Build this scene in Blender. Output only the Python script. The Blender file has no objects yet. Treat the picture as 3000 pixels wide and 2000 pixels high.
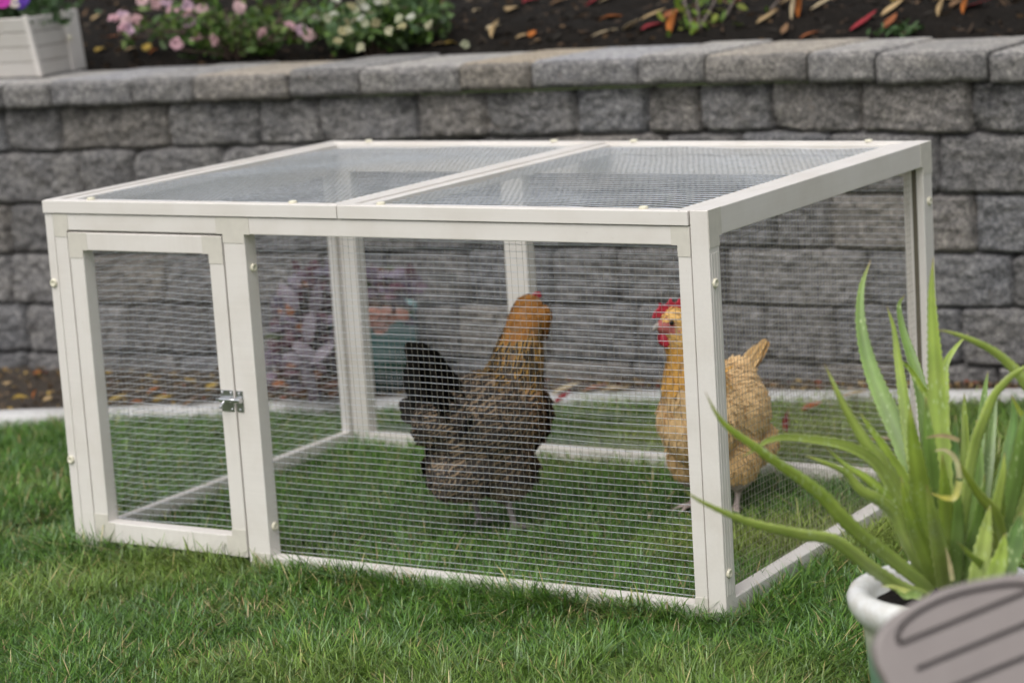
import bpy, bmesh, math, random
import numpy as np
from mathutils import Vector, Matrix, noise
from math import radians as R_, pi, sin, cos

SC = bpy.context.scene
COL = SC.collection
RS = np.random.RandomState(7)
random.seed(7)

# ------------------------------------------------------------------ camera
CAM_P = np.array((2.9468, -3.1887, 1.1222))
CAM_F = 7193.8                                   # focal length in photo pixels (3000 wide)
YAW, PITCH, ROLL = 0.5604, -0.1821, -0.0633
_f = np.array((-sin(YAW) * cos(PITCH), cos(YAW) * cos(PITCH), sin(PITCH)))
_r0 = np.array((cos(YAW), sin(YAW), 0.0))
_u0 = np.cross(_r0, _f)
CR = cos(ROLL) * _r0 + sin(ROLL) * _u0
CU = -sin(ROLL) * _r0 + cos(ROLL) * _u0
CF = _f
cam = bpy.data.cameras.new('camera')
camo = bpy.data.objects.new('camera', cam)
COL.objects.link(camo)
M = Matrix(((CR[0], CU[0], -CF[0], CAM_P[0]), (CR[1], CU[1], -CF[1], CAM_P[1]),
            (CR[2], CU[2], -CF[2], CAM_P[2]), (0, 0, 0, 1)))
camo.matrix_world = M
cam.sensor_width = 36.0
cam.lens = CAM_F / 3000 * 36
cam.clip_start = 0.05
cam.clip_end = 500
cam.dof.use_dof = True
cam.dof.focus_distance = 3.56
cam.dof.aperture_fstop = 4.5
cam.dof.aperture_blades = 9
SC.camera = camo

# ------------------------------------------------------------------ light
SUN_EL, SUN_AZ = 56, 178          # degrees; azimuth measured from +Y clockwise
world = bpy.data.worlds.new('World')
SC.world = world
world.use_nodes = True
wn = world.node_tree
bgn = wn.nodes['Background']
sky = wn.nodes.new('ShaderNodeTexSky')
sky.sky_type = 'NISHITA'
sky.sun_disc = False
sky.sun_elevation = R_(SUN_EL)
sky.sun_rotation = R_(SUN_AZ)
sky.air_density = 1.0
sky.dust_density = 4.0
sky.ozone_density = 0.6
hs = wn.nodes.new('ShaderNodeHueSaturation')       # thin high cloud: paler than clear blue
hs.inputs['Saturation'].default_value = 0.22
wn.links.new(sky.outputs[0], hs.inputs['Color'])
wn.links.new(hs.outputs[0], bgn.inputs[0])
bgn.inputs[1].default_value = 0.15
sd = bpy.data.lights.new('sun', 'SUN')
sd.energy = 0.95
sd.angle = R_(40)
sd.color = (1.0, 0.955, 0.89)
so = bpy.data.objects.new('sun', sd)
COL.objects.link(so)
_az = R_(SUN_AZ)
to_sun = Vector((sin(_az) * cos(R_(SUN_EL)), cos(_az) * cos(R_(SUN_EL)), sin(R_(SUN_EL))))
so.rotation_euler = to_sun.to_track_quat('Z', 'Y').to_euler()
so.location = to_sun * 20
SC.view_settings.view_transform = 'Standard'
SC.view_settings.look = 'None'
SC.view_settings.gamma = 1
SC.view_settings.use_curve_mapping = False
SC.view_settings.exposure = 0.2


def at(u, v, d):
    """point at photo pixel (u, v) and depth d along the view axis"""
    return CAM_P + d * (CF + CR * (u - 1500) / CAM_F - CU * (v - 1000) / CAM_F)


# ------------------------------------------------------------------ helpers
def link(o, parent=None):
    COL.objects.link(o)
    if parent is not None:
        o.parent = parent
    return o


def tag(o, label=None, cat=None, group=None, kind=None):
    if label: o['label'] = label
    if cat: o['category'] = cat
    if group: o['group'] = group
    if kind: o['kind'] = kind
    return o


def empty(name, loc=(0, 0, 0), rz=0.0, parent=None):
    o = bpy.data.objects.new(name, None)
    o.location = loc
    o.rotation_euler = (0, 0, rz)
    o.empty_display_size = 0.05
    return link(o, parent)


def bobj(name, bm, mat, parent=None, smooth=False, bevel=0.0, seg=2):
    me = bpy.data.meshes.new(name)
    bm.normal_update()
    bm.to_mesh(me)
    bm.free()
    if smooth:
        me.polygons.foreach_set('use_smooth', [True] * len(me.polygons))
    for m in (mat if isinstance(mat, (list, tuple)) else [mat]):
        me.materials.append(m)
    o = bpy.data.objects.new(name, me)
    link(o, parent)
    if bevel:
        b = o.modifiers.new('bevel', 'BEVEL')
        b.width = bevel
        b.segments = seg
        b.limit_method = 'ANGLE'
        b.angle_limit = R_(40)
    return o


def npmesh(name, V, Q=None, T=None, mat=None, parent=None, smooth=True, cols=None, uv=None):
    """fast mesh from numpy arrays. cols: {attr: (n,3) per vertex}; uv: (nverts,2)"""
    V = np.asarray(V, np.float32)
    Q = np.zeros((0, 4), np.int32) if Q is None else np.asarray(Q, np.int32)
    T = np.zeros((0, 3), np.int32) if T is None else np.asarray(T, np.int32)
    me = bpy.data.meshes.new(name)
    me.vertices.add(len(V))
    me.vertices.foreach_set('co', V.ravel())
    loops = np.concatenate([Q.ravel(), T.ravel()])
    me.loops.add(len(loops))
    me.loops.foreach_set('vertex_index', loops)
    nq, nt = len(Q), len(T)
    me.polygons.add(nq + nt)
    starts = np.concatenate([np.arange(nq) * 4, nq * 4 + np.arange(nt) * 3]).astype(np.int32)
    me.polygons.foreach_set('loop_start', starts)
    me.polygons.foreach_set('use_smooth', np.full(nq + nt, smooth, bool))
    if uv is not None:
        ul = me.uv_layers.new(name='UVMap')
        ul.data.foreach_set('uv', np.asarray(uv, np.float32)[loops].ravel())
    me.update(calc_edges=True)
    if cols:
        for k, c in cols.items():
            a = me.color_attributes.new(k, 'FLOAT_COLOR', 'POINT')
            c4 = np.ones((len(V), 4), np.float32)
            c4[:, :3] = c
            a.data.foreach_set('color', c4.ravel())
    if mat: me.materials.append(mat)
    o = bpy.data.objects.new(name, me)
    return link(o, parent)


def unit(a):
    return a / np.maximum(np.linalg.norm(a, axis=-1, keepdims=True), 1e-9)


def blades(P, D, N, L, W, bend, rows=(0, .4, .75), prof=(.6, 1, .7), cup=0.0):
    """many tapered curved blades; returns V, Q, T, uv, index of blade per vertex"""
    n = len(P)
    L = np.broadcast_to(L, (n,)).astype(float)
    W = np.broadcast_to(W, (n,)).astype(float)
    bend = np.broadcast_to(bend, (n,)).astype(float)
    S = unit(np.cross(D, N))
    m = len(rows)
    k = 2 * m + 1
    V = np.zeros((n, k, 3))
    uv = np.zeros((n, k, 2))
    for i, (t, w) in enumerate(zip(rows, prof)):
        c = P + D * (L * t)[:, None] + N * (L * bend * t * t)[:, None]
        V[:, 2 * i] = c - S * (W * w)[:, None] + N * (W * w * cup)[:, None]
        V[:, 2 * i + 1] = c + S * (W * w)[:, None] + N * (W * w * cup)[:, None]
        uv[:, 2 * i] = (0, t)
        uv[:, 2 * i + 1] = (1, t)
    V[:, k - 1] = P + D * L[:, None] + N * (L * bend)[:, None]
    uv[:, k - 1] = (.5, 1)
    base = (np.arange(n) * k)[:, None]
    Q = np.concatenate([base + np.array((2 * i, 2 * i + 1, 2 * i + 3, 2 * i + 2)) for i in range(m - 1)]) if m > 1 else None
    T = base + np.array((2 * m - 2, 2 * m - 1, 2 * m))
    return V.reshape(-1, 3), Q, T, uv.reshape(-1, 2), np.repeat(np.arange(n), k)


def box(bm, x0, x1, y0, y1, z0, z1):
    vs = [bm.verts.new(c) for c in ((x0, y0, z0), (x1, y0, z0), (x1, y1, z0), (x0, y1, z0),
                                    (x0, y0, z1), (x1, y0, z1), (x1, y1, z1), (x0, y1, z1))]
    for f in ((0, 3, 2, 1), (4, 5, 6, 7), (0, 1, 5, 4), (1, 2, 6, 5), (2, 3, 7, 6), (3, 0, 4, 7)):
        bm.faces.new([vs[i] for i in f])
    return vs


def tube_arrays(paths, rad, sides=6):
    """paths: list of (k,3) arrays; rad scalar, per-path list or per-point arrays"""
    Vs, Qs, off = [], [], 0
    ang = np.arange(sides) / sides * 2 * pi
    for i, p in enumerate(paths):
        p = np.asarray(p, float)
        k = len(p)
        t = unit(np.gradient(p, axis=0))
        ref = np.array((0, 0, 1.0)) if abs(t[0][2]) < .8 else np.array((1.0, 0, 0))
        a = unit(np.cross(t, ref))
        b = np.cross(t, a)
        r = rad[i] if isinstance(rad, (list, tuple)) else rad
        r = np.broadcast_to(r, (k,))
        ring = p[:, None] + (a[:, None] * np.cos(ang)[None, :, None] + b[:, None] * np.sin(ang)[None, :, None]) * r[:, None, None]
        Vs.append(ring.reshape(-1, 3))
        j = np.arange(k - 1)[:, None] * sides
        s = np.arange(sides)[None]
        s2 = (s + 1) % sides
        q = np.stack([j + s, j + s2, j + sides + s2, j + sides + s], -1).reshape(-1, 4) + off
        Qs.append(q)
        off += k * sides
    return np.concatenate(Vs), np.concatenate(Qs)


def lathe(bm, prof, seg=48, cx=0, cy=0, ridges=0, amp=0.0):
    rings = []
    for r, z in prof:
        rings.append([bm.verts.new((cx + (r + (amp if ridges and i % 2 else 0)) * cos(2 * pi * i / seg),
                                    cy + (r + (amp if ridges and i % 2 else 0)) * sin(2 * pi * i / seg), z)) for i in range(seg)])
    for a, b in zip(rings, rings[1:]):
        for i in range(seg):
            j = (i + 1) % seg
            bm.faces.new((a[i], a[j], b[j], b[i]))
    return rings


def spline(pts, n):
    """Catmull-Rom through points"""
    P = np.asarray(pts, float)
    P = np.vstack([2 * P[0] - P[1], P, 2 * P[-1] - P[-2]])
    k = len(P) - 3
    out = []
    for x in np.linspace(0, k - 1e-6, n):
        i = int(x)
        t = x - i
        p0, p1, p2, p3 = P[i:i + 4]
        out.append(.5 * ((2 * p1) + (-p0 + p2) * t + (2 * p0 - 5 * p1 + 4 * p2 - p3) * t * t + (-p0 + 3 * p1 - 3 * p2 + p3) * t ** 3))
    return np.array(out)


# ------------------------------------------------------------------ materials
class NT:
    def __init__(s, name):
        s.m = bpy.data.materials.new(name)
        s.m.use_nodes = True
        s.t = s.m.node_tree
        s.b = s.t.nodes['Principled BSDF']
        s.out = s.t.nodes['Material Output']

    def n(s, typ, **kw):
        x = s.t.nodes.new('ShaderNode' + typ)
        for k, v in kw.items():
            if k.startswith('i_'):
                key = k[2:].replace('_', ' ')
                x.inputs[key].default_value = v
            else:
                setattr(x, k, v)
        return x

    def l(s, a, b):
        s.t.links.new(a, b)

    def coord(s, kind='Object'):
        return s.n('TexCoord').outputs[kind]

    def noise(s, scale, detail=3, rough=.55, vec=None, out='Fac'):
        x = s.n('TexNoise')
        x.inputs['Scale'].default_value = scale
        x.inputs['Detail'].default_value = detail
        x.inputs['Roughness'].default_value = rough
        s.l(vec if vec is not None else s.coord(), x.inputs['Vector'])
        return x.outputs[out]

    def ramp(s, fac, stops):
        x = s.n('ValToRGB')
        e = x.color_ramp.elements
        while len(e) < len(stops): e.new(.5)
        for i, (p, c) in enumerate(stops):
            e[i].position = p
            e[i].color = (c, c, c, 1) if not isinstance(c, tuple) else (*c, 1)
        s.l(fac, x.inputs[0])
        return x.outputs[0]

    def mix(s, a, b, fac, typ='MIX'):
        x = s.n('Mix', data_type='RGBA', blend_type=typ)
        for src, i in ((fac, 0), (a, 6), (b, 7)):
            if hasattr(src, 'links') or hasattr(src, 'is_linked'):
                s.l(src, x.inputs[i])
            elif isinstance(src, tuple):
                x.inputs[i].default_value = (*src, 1)
            else:
                x.inputs[i].default_value = src
        return x.outputs[2]

    def math(s, op, a, b=None):
        x = s.n('Math', operation=op)
        for i, v in enumerate((a, b)):
            if v is None: continue
            if hasattr(v, 'is_linked'): s.l(v, x.inputs[i])
            else: x.inputs[i].default_value = v
        return x.outputs[0]

    def attr(s, name):
        return s.n('Attribute', attribute_name=name).outputs['Color']

    def set(s, color=None, rough=None, **kw):
        for k, v in (('Base Color', color), ('Roughness', rough)):
            if v is None: continue
            if hasattr(v, 'is_linked'): s.l(v, s.b.inputs[k])
            else: s.b.inputs[k].default_value = (*v, 1) if isinstance(v, tuple) else v
        for k, v in kw.items():
            s.b.inputs[k.replace('_', ' ')].default_value = v
        return s

    def bump(s, h, strength=.3, dist=.002):
        x = s.n('Bump')
        x.inputs['Strength'].default_value = strength
        x.inputs['Distance'].default_value = dist
        s.l(h, x.inputs['Height'])
        s.l(x.outputs[0], s.b.inputs['Normal'])
        return s

    def translucent(s, color, fac):
        tr = s.n('BsdfTranslucent')
        if hasattr(color, 'is_linked'): s.l(color, tr.inputs[0])
        else: tr.inputs[0].default_value = (*color, 1)
        mx = s.n('MixShader')
        mx.inputs[0].default_value = fac
        s.l(s.b.outputs[0], mx.inputs[1])
        s.l(tr.outputs[0], mx.inputs[2])
        s.l(mx.outputs[0], s.out.inputs[0])
        return s


def simple(name, col, rough=.5, var=.12, scale=30, bumpy=0.0, bscale=200, **kw):
    t = NT(name)
    f = t.noise(scale, 4)
    dark = tuple(c * (1 - var) for c in col)
    lite = tuple(min(1, c * (1 + var)) for c in col)
    t.set(t.ramp(f, [(.3, dark), (.7, lite)]), rough, **kw)
    if bumpy:
        t.bump(t.noise(bscale, 3), bumpy, .001)
    return t.m


def grain_mat(name, col, axis):
    """cream moulded lumber: faint long extrusion lines along one axis and a little soiling"""
    t = NT(name)
    mp = t.n('Mapping')
    sc = [220, 220, 220]
    sc[axis] = 3
    mp.inputs['Scale'].default_value = sc
    t.l(t.coord(), mp.inputs['Vector'])
    g = t.noise(1.0, 3, .6, mp.outputs[0])
    d = t.noise(9, 5, .6)
    c = t.ramp(g, [(.25, tuple(x * .975 for x in col)), (.7, tuple(min(1, x * 1.015) for x in col))])
    dirt = t.ramp(d, [(.42, (1, 1, 1)), (.68, (.90, .885, .86))])
    sp = t.ramp(t.noise(160, 2, .5), [(.73, (1, 1, 1)), (.78, (.7, .67, .62))])
    c = t.mix(c, dirt, .8, 'MULTIPLY')
    c = t.mix(c, sp, .35, 'MULTIPLY')
    t.set(c, .47)
    t.bump(g, .06, .0006)
    return t.m


CREAM = (.725, .690, .655)
M_frame_x = grain_mat('cream_board_lengthwise', CREAM, 0)
M_frame_y = grain_mat('cream_board_crosswise', CREAM, 1)
M_frame_z = grain_mat('cream_board_upright', CREAM, 2)
M_corner = simple('beige_corner_plastic', (.615, .583, .52), .5, .05, 60)
M_knob = simple('cream_knob_plastic', (.70, .665, .53), .42, .06, 80)

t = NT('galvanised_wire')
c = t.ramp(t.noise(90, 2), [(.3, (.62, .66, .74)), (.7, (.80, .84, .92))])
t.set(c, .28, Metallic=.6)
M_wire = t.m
t = NT('dark_reflection_wire')
c = t.ramp(t.noise(90, 2), [(.3, (.29, .265, .215)), (.7, (.40, .365, .30))])  # same galvanised wire, darker reflections of its surroundings painted into the colour
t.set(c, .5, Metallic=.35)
M_wire_dark_refl = t.m
t = NT('zinc_steel')
t.set(t.ramp(t.noise(120, 3), [(.3, (.48, .49, .50)), (.7, (.66, .67, .69))]), .28, Metallic=1.0)
M_zinc = t.m
M_hole = simple('dark_recess', (.02, .018, .015), .9)


def block_mat(name, bright):
    t = NT(name)
    a = t.attr('Col')
    f1 = t.ramp(t.noise(210, 2, .6), [(.30, (.30, .30, .31)), (.5, (1, 1, 1)), (.70, (1.95, 1.92, 1.88))])
    f2 = t.ramp(t.noise(70, 4, .65), [(.3, (.42, .42, .44)), (.7, (1.55, 1.52, 1.48))])
    f3 = t.ramp(t.noise(11, 3, .6), [(.35, (.86, .86, .88)), (.7, (1.12, 1.10, 1.07))])
    c = t.mix(a, f1, .8, 'MULTIPLY')
    c = t.mix(c, f2, .8, 'MULTIPLY')
    c = t.mix(c, f3, 1.0, 'MULTIPLY')
    rust = t.ramp(t.noise(26, 4, .6), [(.66, 0.0), (.78, 1.0)])
    rf = t.math('MULTIPLY', rust, .35)
    c = t.mix(c, (.20 * bright, .135 * bright, .085 * bright), rf)
    t.set(c, .92, Specular_IOR_Level=.25)
    h = t.math('ADD', t.noise(300, 3, .7), t.noise(90, 3, .7))
    if bright > 1:
        h = t.math('MULTIPLY', h, t.n('Attribute', attribute_name='Rough').outputs['Fac'])
    t.bump(h, .75, .004)
    return t.m


M_block = block_mat('split_concrete_block', 1.0)
M_cap = block_mat('concrete_cap', 1.5)
M_cap_top = None

t = NT('pale_concrete')
c = t.mix(t.ramp(t.noise(160, 3, .6), [(.3, (.46, .455, .45)), (.7, (.60, .595, .59))]),
          t.ramp(t.noise(7, 4, .6), [(.4, (1, 1, 1)), (.7, (.72, .70, .68))]), .9, 'MULTIPLY')
t.set(c, .85)
t.bump(t.noise(240, 3), .3, .001)
M_curb = t.m


def soil_mat(name, lo, hi, chip):
    t = NT(name)
    c = t.ramp(t.noise(75, 5, .7), [(.3, lo), (.75, hi)])
    ch = t.ramp(t.noise(150, 2, .5), [(.70, 0.0), (.76, 1.0)])
    c = t.mix(c, chip, t.math('MULTIPLY', ch, .5))
    t.set(c, .95, Specular_IOR_Level=.15)
    t.bump(t.noise(110, 5, .75), 1.0, .012)
    return t.m


M_soil = soil_mat('dark_bed_soil', (.008, .007, .006), (.027, .022, .018), (.065, .045, .03))
M_strip = soil_mat('brown_strip_soil', (.055, .045, .036), (.125, .105, .088), (.17, .115, .065))

t = NT('lawn_thatch')
c = t.ramp(t.noise(38, 5, .7), [(.3, (.025, .040, .010)), (.55, (.05, .065, .02)), (.8, (.12, .11, .05))])
t.set(c, .95, Specular_IOR_Level=.1)
t.bump(t.noise(260, 3), .6, .006)
M_thatch = t.m

t = NT('grass_blade')
a = t.attr('Col')
t.set(a, .36, Specular_IOR_Level=.6)
t.translucent(a, .25)
M_grass = t.m


def leaf_mat(name, rough=.5, tr=.25, spec=.4):
    t = NT(name)
    a = t.attr('Col')
    v = t.ramp(t.noise(60, 3), [(.3, (.8, .8, .8)), (.7, (1.15, 1.15, 1.15))])
    c = t.mix(a, v, .8, 'MULTIPLY')
    t.set(c, rough, Specular_IOR_Level=spec)
    t.translucent(c, tr)
    return t.m


M_leaf = leaf_mat('plant_leaf')
M_petal = leaf_mat('flower_petal', .7, .35, .2)
M_dry = leaf_mat('dry_leaf', .75, .15, .2)
M_stem = simple('brown_stem', (.09, .06, .045), .8, .25, 80)


def feather_mat(name, bars, barcol):
    t = NT(name)
    uvn = t.n('UVMap')
    sp = t.n('SeparateXYZ')
    t.l(uvn.outputs[0], sp.inputs[0])
    d = t.math('ABSOLUTE', t.math('SUBTRACT', sp.outputs[0], .5))
    nz = t.math('MULTIPLY', t.math('SUBTRACT', t.noise(160, 3), .5), .35)
    dd = t.math('ADD', d, nz)
    f = t.ramp(dd, [(.20, 1.0), (.35, 0.0)])
    c = t.mix(t.attr('Col'), t.attr('Col2'), f)
    if bars:
        w = t.n('TexWave')
        w.inputs['Scale'].default_value = bars
        w.inputs['Distortion'].default_value = 5
        w.inputs['Detail'].default_value = 2
        t.l(uvn.outputs[0], w.inputs['Vector'])
        bf = t.math('MULTIPLY', w.outputs['Fac'], .45)
        c = t.mix(c, barcol, bf)
    t.set(c, .62, Specular_IOR_Level=.3)
    return t.m


M_feather = feather_mat('hen_plumage', 0, None)
t = NT('hen_skin')
t.set(t.mix(t.attr('Col'), t.ramp(t.noise(120, 3), [(.3, (.8, .8, .8)), (.7, (1.15, 1.15, 1.15))]), .8, 'MULTIPLY'), .6)
t.bump(t.noise(420, 2), .3, .001)
M_hen = t.m
M_comb = simple('red_comb', (.42, .022, .045), .45, .25, 120, .4, 500)
M_beak = simple('horn_beak', (.34, .31, .28), .4, .15, 80)
M_eye = simple('dark_eye', (.012, .008, .006), .08, 0)

# ------------------------------------------------------------------ ground
def wall_y(x):
    return 0.024 * x * x + 0.182 * x + 1.51


def curb_back(x):
    xs = (-6, -2.2, -.982, -.472, .047, 1.039, 1.168, 2.6, 6)
    ys = (-1.9, .28, .852, 1.07, 1.317, 1.609, 1.656, 2.06, 3.0)
    return np.interp(x, xs, ys)


bm = bmesh.new()
vs = [bm.verts.new(c) for c in ((-120, -120, -.004), (120, -120, -.004), (120, 120, -.004), (-120, 120, -.004))]
bm.faces.new(vs)
tag(bobj('ground', bm, M_thatch), 'lawn ground under the grass, reaching to the garden wall', kind='structure')

# soil strip at the foot of the wall
nx, ny = 260, 26
xs = np.linspace(-2.6, 2.6, nx)
V = []
for j in range(ny):
    f = j / (ny - 1)
    for x in xs:
        y0, y1 = curb_back(x) - .03, wall_y(x) + .03
        y = y0 + (y1 - y0) * f
        z = .006 + .010 * f + .008 * noise.noise((x * 14, y * 14, 0)) + .004 * noise.noise((x * 50, y * 50, 3))
        V.append((x, y, max(z, .001)))
ii = np.arange(nx - 1)[None] + (np.arange(ny - 1) * nx)[:, None]
Q = np.stack([ii, ii + 1, ii + nx + 1, ii + nx], -1).reshape(-1, 4)
o = npmesh('soil_strip', V, Q, mat=M_strip)
tag(o, 'brown soil strip between the pale curb and the block wall', kind='structure')

# curb (mow strip)
xs = np.linspace(-2.6, 2.6, 210)
yb = curb_back(xs)
yb = np.convolve(np.pad(yb, 12, mode='edge'), np.ones(25) / 25, 'valid')
yb[:12] = curb_back(xs[:12]); yb[-12:] = curb_back(xs[-12:])
tan = unit(np.stack([np.gradient(xs), np.gradient(yb)], -1))
nrm = np.stack([tan[:, 1], -tan[:, 0]], -1)
CW = .078
prof = [(0.0, -.02), (0.0, .021), (.006, .026), (CW * .5, .0275), (CW - .008, .026), (CW, .019), (CW, -.02)]
V = []
for i in range(len(xs)):
    for (o_, z) in prof:
        w = .0025 * noise.noise((xs[i] * 9, o_ * 40, 1.7))
        V.append((xs[i] + nrm[i, 0] * o_, yb[i] + nrm[i, 1] * o_, z + (w if z > 0 else 0)))
k = len(prof)
ii = (np.arange(len(xs) - 1) * k)[:, None] + np.arange(k - 1)[None]
Q = np.stack([ii, ii + k, ii + k + 1, ii + 1], -1).reshape(-1, 4)
o = npmesh('concrete_curb', V, Q, mat=M_curb)
tag(o, 'low pale concrete mowing curb between lawn and wall', 'curb')
CURB_FRONT = lambda x: np.interp(x, xs + nrm[:, 0] * CW, yb + nrm[:, 1] * CW)

# ------------------------------------------------------------------ retaining wall
JOINTS = {
    1: [-1.16, -.849, -.608, -.448, -.199, -.034, .177, .341, .46, .615, .809, 1.039],
    2: [-1.107, -.958, -.72, -.47, -.29, -.06, .12, .38, .55, .74, .966, 1.16],
    3: [-1.334, -1.12, -.87, -.69, -.42, -.22, .02, .21, .42, .617, .734, 1.039],
    4: [-1.341, -1.12, -.888, -.66, -.47, -.30, -.099, .109, .257, .503, .806, 1.112],
    5: [-1.304, -1.002, -.78, -.55, -.34, -.13, .09, .30, .588, .741, 1.009, 1.22],
    6: [-1.316, -1.10, -.879, -.62, -.40, -.16, .07, .28, .49, .699, .88, 1.081]}
ZL = [.672, .562, .432, .307, .182, .056, -.06]     # course boundaries from the cap down


def zoff(x):
    return float(np.interp(x, (-3, -1.3, 0, .35, .7, 1.1, 3), (-.007, -.006, .007, .009, .002, -.014, -.02)))


def extend(js):
    js = list(js)
    rr = random.Random(int(1000 * js[0]) & 0xffff)
    while js[0] > -2.6: js.insert(0, js[0] - rr.uniform(.16, .32))
    while js[-1] < 2.6: js.append(js[-1] + rr.uniform(.16, .32))
    return np.array(js)


wall = empty('retaining_wall', (0, 1.6, 0))
tag(wall, 'grey split-face concrete block garden wall behind the pen', 'wall')
step = .0045
gx = np.arange(-2.5, 2.5, step)
gz = np.arange(-.03, .676, step)
X, Z = np.meshgrid(gx, gz)
H = np.zeros_like(X)
C = np.zeros(X.shape + (3,))
rc = np.random.RandomState(3)
zo = np.interp(X, (-3, -1.3, 0, .35, .7, 1.1, 3), (-.007, -.006, .007, .009, .002, -.014, -.02))
# wobble so that the joints are not ruled lines
wob = np.array([[noise.noise((x * 9, z * 9, 4.1)) for x in gx[::4]] for z in gz[::4]])
wob = np.repeat(np.repeat(wob, 4, 0), 4, 1)[:X.shape[0], :X.shape[1]]
Zw = Z - zo * np.clip(Z / .3, 0, 1) + wob * .005
Xw = X + np.roll(wob, 60, 1) * .007
for ci in range(6):
    z1, z0 = ZL[ci], ZL[ci + 1]
    js = extend(JOINTS[ci + 1])
    inrow = (Zw <= z1 if ci else Zw <= 9) & (Zw > z0)
    for a, b in zip(js[:-1], js[1:]):
        m = inrow & (Xw >= a) & (Xw < b)
        if not m.any(): continue
        tone = rc.choice([.85, .92, .97, 1.0, 1.06, 1.13])
        tint = rc.choice([0, 0, 0, 0, 1, 2, 2], 1)[0]
        base = np.array(((.160, .158, .158), (.172, .164, .155), (.152, .154, .160))[tint]) * tone
        C[m] = base
        off, tx, tz = rc.uniform(-.006, .006), rc.uniform(-.025, .025), rc.uniform(-.05, .05)
        rad = rc.uniform(.008, .017)
        g0 = .0015
        dx = np.minimum(Xw[m] - a, b - Xw[m]) - g0
        dz = np.minimum(Zw[m] - z0, (z1 - Zw[m]) if ci else .03) - g0 * .7
        ex = np.clip(1 - dx / rad, 0, 1.3)
        ez = np.clip(1 - dz / (rad * .8), 0, 1.3)
        gap = np.clip(1 - np.minimum(dx, dz) / .0022, 0, 1)
        if rc.rand() < .34:
            cx_, cz_ = (a if rc.rand() < .5 else b), (z0 if rc.rand() < .6 else z1)
            chip = np.clip(1 - np.hypot(Xw[m] - cx_, (Zw[m] - cz_) * 1.2) / rc.uniform(.025, .05), 0, 1)
        else:
            chip = 0
        e = np.sqrt(ex ** 2 + ez ** 2)
        H[m] = off + tx * (Xw[m] - (a + b) / 2) + tz * (Zw[m] - (z0 + z1) / 2) - .015 * np.clip(e, 0, 1.4) ** 2.0 - .013 * gap - .03 * chip
nz = np.zeros_like(X)
for sc_, am in ((16, .0060), (38, .0068), (85, .0042)):
    st = 1 if sc_ > 30 else 2
    a = np.array([[noise.noise((x * sc_, z * sc_ * 1.15, sc_)) for x in gx[::st]] for z in gz[::st]])
    if st > 1: a = np.repeat(np.repeat(a, st, 0), st, 1)[:X.shape[0], :X.shape[1]]
    nz += am * a
H += nz
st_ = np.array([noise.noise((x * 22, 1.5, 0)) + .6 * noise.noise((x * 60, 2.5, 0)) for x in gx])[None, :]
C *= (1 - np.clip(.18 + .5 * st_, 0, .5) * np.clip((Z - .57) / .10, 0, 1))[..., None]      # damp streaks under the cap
Yw = wall_y(X) + .004 - H + (.675 - Z) * -.02
V = np.stack([X, Yw - 1.6, Z], -1).reshape(-1, 3)
n1, n0 = X.shape[1], X.shape[0]
ii = np.arange(n1 - 1)[None] + (np.arange(n0 - 1) * n1)[:, None]
Q = np.stack([ii, ii + 1, ii + n1 + 1, ii + n1], -1).reshape(-1, 4)
npmesh('block_courses', V, Q, mat=M_block, parent=wall, cols={'Col': C.reshape(-1, 3)})

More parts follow.
